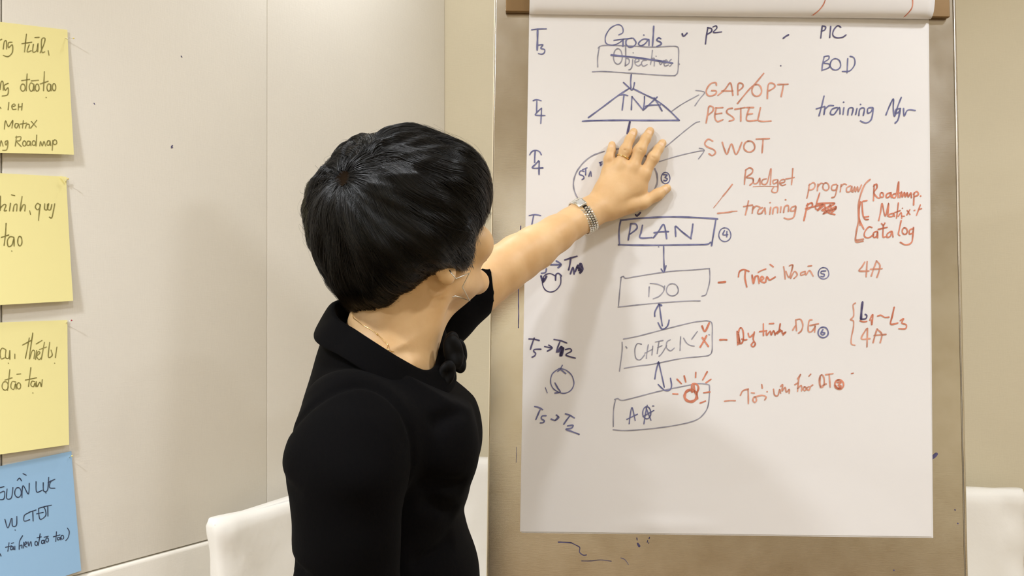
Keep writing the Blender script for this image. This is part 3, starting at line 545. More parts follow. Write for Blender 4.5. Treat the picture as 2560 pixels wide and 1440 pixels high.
# ------------------------------------------------------------------ signed-distance sculpting
class Field:
    def __init__(s, xs, ys, zs):
        s.x, s.y, s.z = [np.asarray(a, np.float32) for a in (xs, ys, zs)]
        s.D = np.full((len(xs), len(ys), len(zs)), .08, np.float32)
    def box(s, lo, hi):
        r = []
        for a, l, h in zip((s.x, s.y, s.z), lo, hi): r.append(slice(int(np.searchsorted(a, l)), int(np.searchsorted(a, h))))
        return tuple(r)
    def pts(s, b): return s.x[b[0]][:, None, None], s.y[b[1]][None, :, None], s.z[b[2]][None, None, :]
    def join(s, b, d, k, sub=False):
        A = s.D[b]
        if A.size == 0: return
        if sub: A, d = -A, d
        if k > 0:
            h = np.maximum(k-np.abs(A-d), 0)/k; R = np.minimum(A, d)-h*h*k*.25
        else: R = np.minimum(A, d)
        if sub: R = -R
        s.D[b] = R
    def cone(s, a, b_, ra, rb, k=.01, sub=False, flat=None):
        a, b_ = np.array(a, np.float32), np.array(b_, np.float32); m = max(ra, rb)+k+.012
        b = s.box(np.minimum(a, b_)-m, np.maximum(a, b_)+m); x, y, z = s.pts(b); ab = b_-a; L = float(ab@ab)+1e-12
        px, py, pz = x-a[0], y-a[1], z-a[2]
        t = np.clip((px*ab[0]+py*ab[1]+pz*ab[2])/L, 0, 1)
        qx, qy, qz = px-t*ab[0], py-t*ab[1], pz-t*ab[2]
        if flat is not None:                       # flat = (unit vector, factor): squeeze the section along the vector
            n, f = np.array(flat[0], np.float32), flat[1]; q = qx*n[0]+qy*n[1]+qz*n[2]; g = (f-1)
            qx, qy, qz = qx+g*q*n[0], qy+g*q*n[1], qz+g*q*n[2]
        d = np.sqrt(qx*qx+qy*qy+qz*qz)-(ra+(rb-ra)*t)
        s.join(b, d, k, sub)
    def chain(s, P, R, k=.01, **kw):
        for i in range(len(P)-1): s.cone(P[i], P[i+1], R[i], R[i+1], k, **kw)
    def ell(s, c, axes, rad, k=.01, sub=False):
        c = np.array(c, np.float32); m = max(rad)+k+.01; b = s.box(c-m, c+m); x, y, z = s.pts(b)
        px, py, pz = x-c[0], y-c[1], z-c[2]; q = 0; q2 = 0
        for a, r in zip(axes, rad):
            e = (px*float(a[0])+py*float(a[1])+pz*float(a[2])); q = q+(e/r)**2; q2 = q2+(e/(r*r))**2
        k0, k1 = np.sqrt(q), np.sqrt(q2)+1e-6
        s.join(b, k0*(k0-1)/k1, k, sub)
    def loft(s, rows, k=.01, zr=None, sub=False, pw=2.2):
        """rows: (z, cx, cy, a, b) sections; a along x, b along y"""
        R = np.array(sorted(rows), np.float32); z0, z1 = R[0, 0], R[-1, 0]
        b = s.box((R[:, 1].min()-R[:, 3].max()-.05, R[:, 2].min()-R[:, 4].max()-.05, z0-.05), (R[:, 1].max()+R[:, 3].max()+.05, R[:, 2].max()+R[:, 4].max()+.05, z1+.05))
        x, y, z = s.pts(b); zz = s.z[b[2]]
        S = catmull(R, 8); I = [np.interp(zz, S[:, 0], S[:, i])[None, None, :] for i in range(1, 5)]
        u, v = (x-I[0])/I[2], (y-I[1])/I[3]
        d = ((np.abs(u)**pw+np.abs(v)**pw)**(1/pw)-1)*np.minimum(I[2], I[3])
        d = np.maximum(d, np.maximum(z0-z, z-z1)); s.join(b, d.astype(np.float32), k, sub)
    def mesh(s, smooth=0):
        D = s.D; ins = D < 0; nx, ny, nz = D.shape
        c = np.zeros((nx-1, ny-1, nz-1), np.uint8)
        for i in (0, 1):
            for j in (0, 1):
                for k in (0, 1): c += ins[i:nx-1+i, j:ny-1+j, k:nz-1+k]
        act = np.argwhere((c > 0) & (c < 8)); del c
        idx = np.full((nx-1, ny-1, nz-1), -1, np.int32); idx[act[:, 0], act[:, 1], act[:, 2]] = np.arange(len(act))
        acc = np.zeros((len(act), 3)); cnt = np.zeros(len(act))
        cor = [(i, j, k) for i in (0, 1) for j in (0, 1) for k in (0, 1)]
        val = {o: D[act[:, 0]+o[0], act[:, 1]+o[1], act[:, 2]+o[2]] for o in cor}
        for a in cor:
            for b in cor:
                if sum(b)-sum(a) == 1 and all(q >= p for p, q in zip(a, b)):
                    va, vb = val[a], val[b]; mk = (va < 0) != (vb < 0)
                    t = np.where(mk, va/(va-vb+1e-12), 0)
                    p = np.array(a)+t[:, None]*(np.array(b)-np.array(a))
                    acc[mk] += p[mk]; cnt[mk] += 1
        g = acc/np.maximum(cnt, 1)[:, None]; V = np.zeros((len(act), 3))
        for ax, arr in enumerate((s.x, s.y, s.z)):
            i = act[:, ax]; V[:, ax] = arr[i]+g[:, ax]*(arr[i+1]-arr[i])
        F = []
        for ax in range(3):
            sl0 = [slice(1, -1)]*3; sl0[ax] = slice(0, -1); sl1 = list(sl0); sl1[ax] = slice(1, None)
            A, B = ins[tuple(sl0)], ins[tuple(sl1)]; off = np.array([1, 1, 1]); off[ax] = 0
            for flip, mk in ((False, A & ~B), (True, ~A & B)):
                e = np.argwhere(mk)+off
                if len(e) == 0: continue
                u, v = [(1, 2), (2, 0), (0, 1)][ax]
                du, dv = np.zeros(3, int), np.zeros(3, int); du[u] = 1; dv[v] = 1
                q = [idx[tuple((e-d).T)] for d in (du*0, du, du+dv, dv)]
                q = np.stack(q, 1); F.append(q[:, ::-1] if flip else q)
        F = np.vstack(F); F = F[(F >= 0).all(1)]
        if smooth:
            E = np.vstack([F[:, [0, 1]], F[:, [1, 2]], F[:, [2, 3]], F[:, [3, 0]]])
            for it in range(smooth):
                S = np.zeros_like(V); n = np.zeros(len(V))
                for a in range(3): S[:, a] = np.bincount(E[:, 0], V[E[:, 1], a], len(V))+np.bincount(E[:, 1], V[E[:, 0], a], len(V))
                n = np.bincount(E[:, 0], minlength=len(V))+np.bincount(E[:, 1], minlength=len(V))
                V = V*.5+.5*S/np.maximum(n, 1)[:, None]
        return V, F
def W(x, y, z): return (x, y, z+CAM_H)                   # camera-relative -> world
def Q(px, py, Y): p = P3(px, py, Y); return (p.x, p.y, p.z)
def steps(*seg):
    out = []
    for a, b, h in seg: out += list(np.arange(a, b-1e-9, h))
    out.append(seg[-1][1]); return np.array(out, np.float32)

# ------------------------------------------------------------------ head frame
YAW, PITCH, HROLL = math.radians(HEAD[0]), math.radians(HEAD[1]), math.radians(HEAD[2])
hF = Vector((math.cos(PITCH)*math.cos(YAW), math.cos(PITCH)*math.sin(YAW), math.sin(PITCH)))
hR = Vector((math.sin(YAW), -math.cos(YAW), 0)); hU = hR.cross(hF)
hR, hU = (hR*math.cos(HROLL)-hU*math.sin(HROLL)), (hU*math.cos(HROLL)+hR*math.sin(HROLL))   # roll towards her right shoulder
HO = Vector(Q(*HEAD[3])); HS = HEAD[4]
def H(f, r, u): p = HO+(hF*f+hR*r+hU*u)*HS; return (p.x, p.y, p.z)
hax = (hF, hR, hU)
Zb = CAM_H
B = Field(steps((-.30, .07, .0027), (.07, .31, .0015)), steps((.78, 1.16, .0027), (1.16, 1.355, .0016)), steps((-.24, .04, .0026), (.04, .31, .0019))+Zb)
sc = HS
def he(f, r, u, rf, rr, ru, k=.01, sub=False): B.ell(H(f, r, u), hax, (rf*sc, rr*sc, ru*sc), k, sub)
def hc(a, b, ra, rb, k=.01, sub=False): B.cone(H(*a), H(*b), ra*sc, rb*sc, k, sub)
he(-.012, 0, .048, .090, .072, .076, .0)             # cranium
he(.030, 0, -.010, .058, .060, .078, .03)            # face block
hc((-.004, .048, -.042), (.060, .013, -.088), .015, .013, .018)
hc((-.004, -.048, -.042), (.060, -.013, -.088), .015, .013, .018)
hc((.067, .006, -.091), (.067, -.006, -.091), .0155, .0155, .014)      # chin
for s in (1, -1):
    he(.058, s*.045, -.022, .027, .027, .027, .014)                 # cheek
    hc((.078, s*.014, .030), (.064, s*.046, .026), .009, .008, .014)   # brow
    he(.088, s*.031, .010, .013, .015, .010, .008, True)            # eye socket
    he(.0735, s*.031, .009, .0135, .0155, .0115, .003)              # lids
    he(.100, s*.009, -.040, .009, .007, .006, .006)                 # nostril wing
    # ear
    B.ell(H(-.028, s*.079, .008), (hF*.92+hU*(-.30)+hR*s*.25, hR*s*.95-hF*.25, hU*.95+hF*.25), (.016*sc, .006*sc, .026*sc), .005)
    B.ell(H(-.021, s*.083, .010), hax, (.009*sc, .004*sc, .016*sc), .004, True)
    he(-.033, s*.078, -.009, .007, .0055, .008, .005)                # lobe
hc((.086, 0, .020), (.104, 0, -.030), .007, .0095, .010)            # nose
he(.105, 0, -.034, .0105, .0105, .009, .006)
hc((.086, .010, -.062), (.086, -.010, -.062), .011, .011, .010)     # mouth mound
hc((.094, .014, -.0585), (.094, -.014, -.0585), .0045, .0045, .005)
hc((.091, .014, -.069), (.091, -.014, -.069), .0055, .0055, .004)
hc((.101, .022, -.0640), (.101, -.022, -.0640), .0022, .0022, .003, True)
# neck and chest
n1 = H(-.022, 0, -.012); n0 = Q(948, 905, .945)
B.chain([n1, Q(990, 800, .955), n0], [.052, .050, .055], .025)
B.cone(H(.018, .0, -.078), Q(1022, 850, .955), .016, .022, .03)           # throat
B.cone(H(-.012, .052, -.02), Q(1035, 890, .93), .010, .010, .025)        # neck muscle on her right
B.cone(H(-.012, -.052, -.02), Q(1040, 860, .98), .012, .011, .025)
CHEST = [(-.24, -.150, .945, .090, .105), (-.17, -.149, .945, .088, .118), (-.13, -.156, .943, .064, .100), (-.10, -.163, .94, .050, .076), (-.075, -.168, .938, .040, .056)]
B.loft([(z+Zb, a, b, c, d) for z, a, b, c, d in CHEST], .03)
B.cone(Q(1020, 915, .90), Q(1050, 905, .945), .008, .008, .012)         # collar bone
# left arm: shoulder - elbow - wrist
SH = W(-.175, 1.075, -.105); EL = Vector(W(-.012, 1.188, .031)); WR = Vector(Q(1472, 540, 1.303))
B.cone(W(-.15, .97, -.13), SH, .06, .05, .04)
fdir = (WR-EL).normalized(); fperp = Vector((-fdir.z, 0, fdir.x)).normalized(); fn = fdir.cross(fperp)
def fa(t, o=0): return tuple(EL.lerp(WR, t)+fperp*o)
B.cone(SH, tuple(EL), .044, .037, .02)
B.chain([fa(-.02, .000), fa(.16, .002), fa(.35, .0018), fa(.6, .0034), fa(.8, .0045), fa(.95, .0045), fa(1.06, .004)], [.0380, .0370, .0350, .0300, .0264, .0256, .0256], .008)
# left hand, back of the hand to the viewer; h = height of the bone above the paper
def HP(px, py, h): 
    p = hit(px, py, BO+BNn*h, BNn); return (p.x, p.y, p.z)
wr = HP(1478, 530, .036)
B.cone(fa(.93, .0045), wr, .0256, .0256, .01, flat=(tuple(BNn), 1.12))
knu = {'p': (1521, 428, .0155), 'r': (1548, 416, .0215), 'm': (1582, 420, .0235), 'i': (1609, 438, .0205)}
root = {'p': (1500, 505), 'r': (1505, 512), 'm': (1510, 519), 'i': (1520, 525)}
for f in 'prmi':
    kx, ky, kh = knu[f]; rx, ry = root[f]
    B.cone(HP(rx, ry, .030), HP(kx, ky, kh), .0150, .0098 if f == 'p' else .0108, .016)
B.cone(HP(1508, 490, .022), HP(1590, 450, .017), .015, .012, .02)         # palm body
B.cone(HP(1511, 470, .018), HP(1527, 432, .015), .012, .009, .012)
B.cone(HP(1535, 500, .022), HP(1595, 478, .017), .016, .013, .02)
FING = {
 'p': ([(1520,428,.0155), (1523,398,.0165), (1528,378,.0125), (1530,362,.0085)], [.0095, .0084, .0076, .0066]),
 'r': ([(1548,416,.0215), (1563,377,.0235), (1574,349,.0165), (1584,330,.0090)], [.0106, .0092, .0083, .0072]),
 'm': ([(1582,420,.0235), (1600,375,.0255), (1614,347,.0175), (1625,328,.0095)], [.0110, .0097, .0088, .0076]),
 'i': ([(1609,438,.0205), (1633,395,.0230), (1646,373,.0160), (1656,358,.0092)], [.0108, .0094, .0085, .0073]),
}
for f, (P, R) in FING.items():
    pts = [HP(*p) for p in P]
    B.chain(pts, R, .0035)
    B.cone(pts[1], tuple((Vector(pts[1])*.94+Vector(pts[2])*.06)), R[1]*1.06, R[1]*1.04, .006)   # knuckle
    B.cone(HP(P[0][0], P[0][1], P[0][2]+.004), HP(P[0][0]+1, P[0][1]-2, P[0][2]+.004), R[0]*.82, R[0]*.8, .010)
# webbing between the fingers
for a, b in (('p', 'r'), ('r', 'm'), ('m', 'i')):
    A, C = [np.array(HP(*[FING[q][0][0][i]*1.0+FING[q][0][1][i]*.0 for i in range(3)])) for q in (a, b)]
    B.cone(A, C, .0066, .0066, .007)
TH = [(1530,525,.027), (1575,513,.022), (1608,507,.0185), (1643,487,.0150), (1667,471,.0100)]
B.chain([HP(*p) for p in TH], [.0180, .0140, .0108, .0100, .0078], .006)
B.cone(HP(1594, 500, .016), HP(1600, 470, .014), .009, .009, .010)                # web of the thumb
# creases on the knuckles and at the finger joints
for f in 'rmi':
    a, b = FING[f][0][1], FING[f][0][2]
    for dt in (.04,):
        p = [a[i]*(1-dt)+b[i]*dt for i in range(3)]; d = Vector((b[0]-a[0], b[1]-a[1])).normalized(); R = FING[f][1][1]
        q0 = HP(p[0]-d.y*-4.2, p[1]+d.x*-4.2, p[2]+R*1.10); q1 = HP(p[0]+d.y*-4.2, p[1]-d.x*-4.2, p[2]+R*1.10)
        B.cone(q0, q1, .0006, .0006, .0022, sub=True)
V, F = B.mesh(smooth=1)
# right arm, mostly inside the sleeve, with a relaxed hand below the frame
RS, RE, RW = W(-.165, .80, -.18), W(-.158, .765, -.44), W(-.09, .80, -.65)
B2 = Field(steps((-.26, .02, .0032)), steps((.68, .98, .0032)), steps((-.88, -.10, .0032))+Zb)
B2.loft([(z+Zb, a, b, c*.85, d*.8) for z, a, b, c, d in CHEST[:3]], 0)
B2.chain([W(-.16, .90, -.18), RS, RE, RW], [.034, .036, .034, .024], .01)
hd = Vector((.35, .12, -.93)).normalized(); sd = Vector((.1, .99, .0)).normalized(); pn = hd.cross(sd)
rw = Vector(RW)
B2.cone(rw, rw+hd*.03, .024, .022, .01)
for i, (o, ln) in enumerate(((-.027, .062), (-.009, .072), (.009, .078), (.027, .070))):
    k0 = rw+hd*.025+sd*o*.6; k1 = rw+hd*.085+sd*o; B2.cone(k0, k1, .013, .0108, .014)
    k2 = k1+(hd*.92+pn*.25).normalized()*ln*.5; k3 = k2+(hd*.75+pn*.6).normalized()*ln*.32; k4 = k3+(hd*.5+pn*.8).normalized()*ln*.25
    B2.chain([k1, k2, k3, k4], [.0100, .0088, .0080, .0068], .003)
t0 = rw+hd*.02+sd*-.015; t1 = t0+(hd*.6-sd*.7+pn*.3).normalized()*.045; t2 = t1+(hd*.85-sd*.3+pn*.3).normalized()*.03; t3 = t2+(hd*.9+pn*.3).normalized()*.024
B2.chain([t0, t1, t2, t3], [.016, .0118, .0098, .0078], .01)
V2, F2 = B2.mesh(smooth=1)
person = empty('person', (-.15, .94, 0), 'person with short black hair in a black jacket, left palm pressed on the chart', 'person')
body = obj('body', np_mesh('body', np.vstack([V, V2]), np.vstack([F, F2+len(V)])), M['skin'], person, True)
body_bvh = BVHTree.FromPolygons([Vector(v) for v in V.tolist()], F.tolist())
def near(p):
    q = body_bvh.find_nearest(Vector(p)); return q[0], q[1]
# eyes, lips, brows
for s in (1, -1):
    bm = bmesh.new(); bmesh.ops.create_uvsphere(bm, u_segments=20, v_segments=14, radius=.0118*sc, matrix=Matrix.Translation(H(.0775, s*.031, .009))); me = bpy.data.meshes.new('eyeball'); bm.to_mesh(me); bm.free()
    e = obj('eyeball', me, M['eye'], person, True)
    bm = bmesh.new(); bmesh.ops.create_uvsphere(bm, u_segments=16, v_segments=10, radius=.0056*sc, matrix=Matrix.Translation(H(.0850, s*.031, .009))); me = bpy.data.meshes.new('iris'); bm.to_mesh(me); bm.free()
    obj('iris', me, M['iris'], e, True)
    pts = []
    for q in range(9):
        t = q/8; p, n = near(H(.095, s*(.013+.036*t), .030+.006*math.sin(PI*t*.8))); pts.append(p+n*.0004)
    tube('eyebrow', M['scalp'], person, pts, [.0016, .0024, .0026, .0026, .0024, .0022, .0018, .0013, .0006], 6)
for nm, u, r in (('upper_lip', -.0600, .0034), ('lower_lip', -.0680, .0042)):
    pts = []
    for q in range(9):
        t = q/4-1; p, n = near(H(.11, t*.021, u+(.0035*t*t if u < -.065 else -.003*t*t))); pts.append(p-n*.0016)
    tube(nm, M['lips'], person, pts, [r*.3, r*.6, r*.85, r, r*.95, r, r*.85, r*.6, r*.3], 8)
# finger nails
for P, R, f in [(FING[q][0], FING[q][1], q) for q in 'prmi']+[(TH[-3:], [.0112, .0100, .0080], 't')]:
    a, b = P[-2], P[-1]; d = Vector((b[0]-a[0], b[1]-a[1])).normalized(); r = R[-1]; wpx = r*FOC/1.33*.62
    vs = []; 
    for j in range(6):
        for i in range(5):
            t = -.35+1.3*j/5; s = (i/4-.5)*2*(1-.25*(j/5)**3)
            x = b[0]+d.x*t*wpx-d.y*s*wpx; y = b[1]+d.y*t*wpx+d.x*s*wpx
            o = Vector(HP(x, y, .03)); h = body_bvh.ray_cast(o, -BNn, .03)
            vs.append((h[0]+BNn*.00015) if h[0] is not None else Vector(HP(x, y, b[2]+r*.55-abs(s)*r*.3)))
    fs = [(j*5+i, j*5+i+1, (j+1)*5+i+1, (j+1)*5+i) for j in range(5) for i in range(4)]
    obj('fingernail', mesh('fingernail', vs, fs), M['nail'], person, True)

# ------------------------------------------------------------------ clothes
G = Field(steps((-.34, .05, .0034)), steps((.66, 1.30, .0036)), steps((-.66, .03, .0036))+Zb)
TORSO = [(-.66, -.150, .94, .120, .165), (-.56, -.150, .94, .120, .165), (-.45, -.145, .94, .110, .150), (-.352, -.145, .94, .103, .134), (-.300, -.1455, .94, .090, .125), (-.276, -.1475, .94, .0875, .122), (-.25, -.149, .94, .097, .124),
         (-.215, -.1510, .945, .1020, .130), (-.174, -.152, .945, .1065, .130), (-.123, -.155, .947, .0965, .106), (-.085, -.157, .945, .084, .088), (-.050, -.160, .94, .070, .062), (-.015, -.160, .94, .058, .056)]
G.loft([(z+Zb, a, b, c, d) for z, a, b, c, d in TORSO], 0)
G.ell(W(-.105, .885, -.185), (X, Y_, Z), (.060, .055, .060), .04); G.ell(W(-.105, .995, -.185), (X, Y_, Z), (.060, .055, .060), .04)
# right sleeve, gathered over the shoulder
G.chain([W(-.152, .885, -.165), W(-.159, .822, -.160), W(-.166, .788, -.178)], [.044, .050, .058], .030)
G.cone(W(-.186, .825, -.132), W(-.180, .795, -.165), .040, .047, .03)
G.chain([W(-.168, .778, -.20), W(-.168, .772, -.26), W(-.157, .768, -.33), W(-.148, .765, -.46)], [.0590, .0515, .0460, .0455], .012)
for (x, y, z, r, h) in ((-.206, .768, -.176, .020, 1), (-.20, .75, -.300, .014, 1), (-.203, .75, -.345, .012, 1)):
    G.cone(W(x, y, z), W(x+.05, y-.02, z-.012), r, r*.8, .02)
for (x, y, z) in ((-.232, .77, -.192), (-.212, .76, -.272), (-.206, .757, -.322)):
    G.cone(W(x-.008, y, z+.003), W(x+.022, y-.040, z-.008), .004, .002, .010, sub=True)
# left sleeve reaching back to the board
LS = Vector(SH); le = Vector(EL)
G.cone(W(-.150, .98, -.120), tuple(LS), .066, .060, .04)
q1 = LS.lerp(le, .45)+Vector((-.004, 0, .008)); q2 = Vector(Q(1212, 702, 1.168))
G.chain([tuple(LS), tuple(q1), tuple(q2)], [.058, .052, .0445], .01)
# cut the cuff and the neck opening
x, y, z = G.pts((slice(None),)*3)
ad = (le-LS).normalized(); cu = Vector(Q(1222, 705, 1.15)); ad = Vector((.95, .25, .08)).normalized()
dc = (x-cu.x)*ad.x+(y-cu.y)*ad.y+(z-cu.z)*ad.z
mask = (x > -.09) & (y > 1.06) & (z > Zb-.06)
G.D = np.where(mask, np.maximum(G.D, dc), G.D).astype(np.float32)
pl = (z-Zb)-(-.036+(-.64)*(x+.215))+0*y
G.D = np.where((y > .83) & (y < 1.045), np.maximum(G.D, pl*.85), G.D).astype(np.float32)
G.ell(W(-.153, .942, -.052), (X, Y_, Z), (.056, .070, .062), .004, sub=True)
# sleeve head seam and folds
seam = [W(-.222, .80, -.180), W(-.207, .782, -.142), W(-.180, .788, -.107), W(-.148, .80, -.100), W(-.118, .80, -.122), W(-.104, .795, -.165), W(-.100, .795, -.22)]
_g = G.mesh(); _gb = BVHTree.FromPolygons(_g[0].tolist(), _g[1].tolist())
sp = []
for p in catmull(seam, 6):
    q = _gb.find_nearest(Vector(p)); sp.append(tuple(q[0]))
for i in range(len(sp)-1): G.cone(sp[i], sp[i+1], .0022, .0022, .007, sub=True)
for a, b, r in (((-.085, .84, -.15), (-.04, .86, -.125), .004), ((-.095, .83, -.21), (-.05, .85, -.225), .005), ((-.09, .83, -.235), (-.055, .86, -.262), .004), ((-.10, .83, -.30), (-.055, .86, -.285), .004)):
    a, b = [_gb.find_nearest(Vector(W(*p)))[0] for p in (a, b)]
    G.cone(tuple(a), tuple(b), r, r*.5, .016, sub=True)
V3, F3 = G.mesh(smooth=3)
# fine rumples
nv = V3.copy(); 
dsp = .0011*np.sin(38*nv[:, 2]+22*nv[:, 0]+3*np.sin(9*nv[:, 1]))*np.sin(21*nv[:, 1]+15*nv[:, 2])+.0006*np.sin(95*nv[:, 2]+30*nv[:, 0])
ctr = np.array([-.15, .94, 0]); dr = nv-ctr; dr[:, 2] = 0; dr /= np.linalg.norm(dr, axis=1)[:, None]+1e-6
V3 = V3+dr*dsp[:, None]
jacket = obj('jacket', np_mesh('jacket', V3, F3), M['black'], person, True)
jb = BVHTree.FromPolygons(V3.tolist(), F3.tolist())
# fold-over collar swept along the neck opening
loop = [W(-.217, .940, -.018), W(-.203, .888, -.034), W(-.176, .868, -.049), W(-.152, .862, -.064), W(-.128, .868, -.0805), W(-.1045, .892, -.0965), W(-.0935, .925, -.092), W(-.092, .965, -.068), W(-.097, 1.002, -.044), W(-.125, 1.020, -.028), W(-.165, 1.020, -.020), W(-.200, .995, -.014)]
LP = catmull(loop, 10, True); cen = Vector((-.153, .942, 0))
cs = [(-.0035, -.040), (-.003, -.020), (-.0025, -.006), (-.001, -.001), (.002, .0012), (.0058, .0004), (.0095, -.004), (.0140, -.012), (.0185, -.021), (.0215, -.028), (.0215, -.0305), (.0195, -.0305), (.0140, -.022), (.0085, -.012), (.004, -.008), (.001, -.012), (.0005, -.034)]
vs, fs = [], []; n = len(LP); c = len(cs)
for i, p in enumerate(LP):
    p = Vector(p); a = Vector(LP[(i+1) % n])-Vector(LP[(i-1) % n]); a.normalize()
    out = Vector((p.x-cen.x, p.y-cen.y, 0)).normalized(); out = (out-a*out.dot(a)).normalized(); up = a.cross(out); up = up if up.z > 0 else -up
    wv = 1+.03*math.sin(i*.21)
    for (o, v) in cs: vs.append(p+out*o*wv+up*v*wv)
for i in range(n):
    for k in range(c):
        j = (i+1) % n; fs.append((i*c+k, i*c+(k+1) % c, j*c+(k+1) % c, j*c+k))
collar = obj('collar', mesh('collar', vs, fs), M['black'], person, True, label='fold-over black collar')
ss = collar.modifiers.new('s', 'SUBSURF'); ss.levels = 1; ss.render_levels = 1
# fabric rosette on the chest
ros = None
for k, (px, py, Yd, ra, rb, an) in enumerate(((1134, 880, .925, .0125, .0215, -12), (1143, 898, .935, .0105, .018, -20), (1116, 935, .915, .011, .0175, 18), (1128, 858, .945, .010, .015, 10), (1150, 880, .945, .009, .017, -8))):
    p = Vector(Q(px, py, Yd)); bm = bmesh.new()
    bmesh.ops.create_uvsphere(bm, u_segments=28, v_segments=18, radius=1)
    for v in bm.verts:
        r = math.hypot(v.co.x, v.co.z); dimp = .8*math.exp(-(r/.45)**2)
        v.co.y *= (1-dimp)*(1+.15*math.sin(5*math.atan2(v.co.z, v.co.x)+k))
    bmesh.ops.transform(bm, matrix=Matrix.Translation(p) @ Matrix.Rotation(math.radians(an), 4, 'Y') @ Matrix.Rotation(math.radians(25), 4, 'Z') @ Matrix.Diagonal((ra, .007, rb, 1)), verts=bm.verts)
    me = bpy.data.meshes.new('rosette_petal'); bm.to_mesh(me); bm.free()
    if ros is None: ros = obj('rosette', me, M['black_satin'], person, True, label='black fabric rosette below the collar')
    else: obj('petal', me, M['black_satin'], ros, True)
# trousers and shoes, below the frame
T = Field(steps((-.32, .02, .006)), steps((.74, 1.14, .006)), steps((-1.40, -.52, .006))+Zb)
T.loft([(z+Zb, a, b, c_, d) for z, a, b, c_, d in [(-.72, -.15, .94, .105, .155), (-.62, -.15, .94, .116, .163), (-.52, -.15, .94, .114, .16)]], 0)
for s in (-1, 1):
    T.chain([W(-.15, .94+s*.075, -.66), W(-.145, .94+s*.085, -.95), W(-.155, .94+s*.09, -1.36)], [.085, .062, .050], .03)
Vt, Ft = T.mesh(smooth=2)
obj('trousers', np_mesh('trousers', Vt, Ft), M['black'], person, True)
for s in (-1, 1):
    S = Field(steps((-.26, .12, .004)), steps((.78, 1.10, .004)), steps((.0, .13, .004)))
    y0 = .94+s*.09
    S.chain([(-.20, y0, .042), (-.12, y0, .045), (-.01, y0, .032), (.05, y0, .024)], [.036, .038, .034, .024], .02)
    S.cone((-.165, y0, .07), (-.155, y0, .11), .040, .042, .01)
    zz = S.pts((slice(None),)*3)[2]; S.D = np.maximum(S.D, .004-zz).astype(np.float32)
    Vs, Fs = S.mesh(smooth=1); obj('shoe', np_mesh('shoe', Vs, Fs), M['black_satin'], person, True)

# ------------------------------------------------------------------ jewellery
# ring on the ring finger
a, b = FING['r'][0][0], FING['r'][0][1]
t = .60; rc = Vector(HP(*[a[i]*(1-t)+b[i]*t for i in range(3)])); ax = (Vector(HP(*b))-Vector(HP(*a))).normalized()
u1 = ax.orthogonal().normalized(); u2 = ax.cross(u1); pts = []
for q in range(28):
    an = 2*PI*q/28; d = u1*math.cos(an)+u2*math.sin(an); h = body_bvh.ray_cast(rc+d*.03, -d, .03)
    pts.append(rc+d*(.0104))
tube('finger_ring', M['gold'], person, pts, .0012, 8, closed=True, label='thin gold ring on the ring finger')
# wristwatch: case plus three rows of links round the wrist
wc0 = EL.lerp(WR, .945)+fperp*.0045; wx = fdir
wx = Vector((wx.x, wx.y*.30, wx.z)).normalized()
w1 = (fperp-wx*fperp.dot(wx)).normalized(); w2 = wx.cross(w1); w2 = w2 if w2.y < 0 else -w2     # w2 points to the viewer
def wrist_r(an):
    d = w1*math.cos(an)+w2*math.sin(an); h = body_bvh.ray_cast(wc0+d*.06, -d, .06)
    return ((h[0]-wc0).length if h[0] is not None else .027), d
watch = None
N_ = 44; ang_case = math.radians(52)
case_parts = []
r_, d_ = wrist_r(ang_case); tng = wx.cross(d_)
watch = box('wristwatch', M['silver'], person, wc0+d_*r_, wx, tng, d_, -.0080, .0080, -.0074, .0074, .0002, .0060, .0012, 3, label='silver watch with a small rectangular case and link band')
box('watch_glass', M['glass'], watch, wc0+d_*r_, wx, tng, d_, -.0054, .0054, -.0055, .0055, .0058, .0068, .0006, 3)
link_me = None
for q in range(N_):
    an = 2*PI*q/N_; dd = (an-ang_case+PI) % (2*PI)-PI
    if abs(dd) < .30: continue
    r_, d_ = wrist_r(an); tng = wx.cross(d_); L = 2*PI*r_/N_
    for k, o in enumerate((-.0069, -.0023, .0023, .0069)):
        sh = L*.5*(k % 2); ww_ = .0021
        Mx = Matrix((( *wx, 0), (*tng, 0), (*d_, 0), (0, 0, 0, 1))).transposed(); Mx.translation = wc0+d_*(r_+.0016)+wx*o+tng*sh
        if link_me is None:
            bm = bmesh.new(); box_bm(bm, Vector((0,0,0)), X, Y_, Z, -ww_, ww_, -L*.40, L*.40, -.0013, .0013)
            bmesh.ops.bevel(bm, geom=bm.edges[:], offset=.0006, segments=1, affect='EDGES'); bmesh.ops.recalc_face_normals(bm, faces=bm.faces)
            link_me = bpy.data.meshes.new('band_link'); bm.to_mesh(link_me); bm.free(); link_me.materials.append(M['silver'])
        o_ = bpy.data.objects.new('band_link', link_me); COL.objects.link(o_); o_.parent = watch
        o_.matrix_parent_inverse = parent_inv(watch); o_.matrix_basis = Mx
pts = []
for q in range(40):
    r_, d_ = wrist_r(2*PI*q/40); pts.append(wc0+d_*(r_+.0003))
bm = bmesh.new()
vv = [[bm.verts.new(p+wx*o) for p in pts] for o in (-.0066, .0066)]
for i in range(40): bm.faces.new([vv[0][i], vv[0][(i+1) % 40], vv[1][(i+1) % 40], vv[1][i]])
me = bpy.data.meshes.new('band_lining'); bm.to_mesh(me); bm.free(); obj('band_lining', me, M['dark'], watch)
# star earring of bent wire hanging from the right lobe
st = [Vector(Q(px, py, Yd)) for px, py, Yd in ((1124, 676, .883), (1127, 681, .880), (1140, 697, .878), (1173, 683, .884), (1156, 718, .886), (1174, 752, .896), (1150, 743, .890), (1137, 740, .886), (1132, 743, .884))]
tube('earring', M['silver'], person, st, .0008, 8, label='open star earring of silver wire')
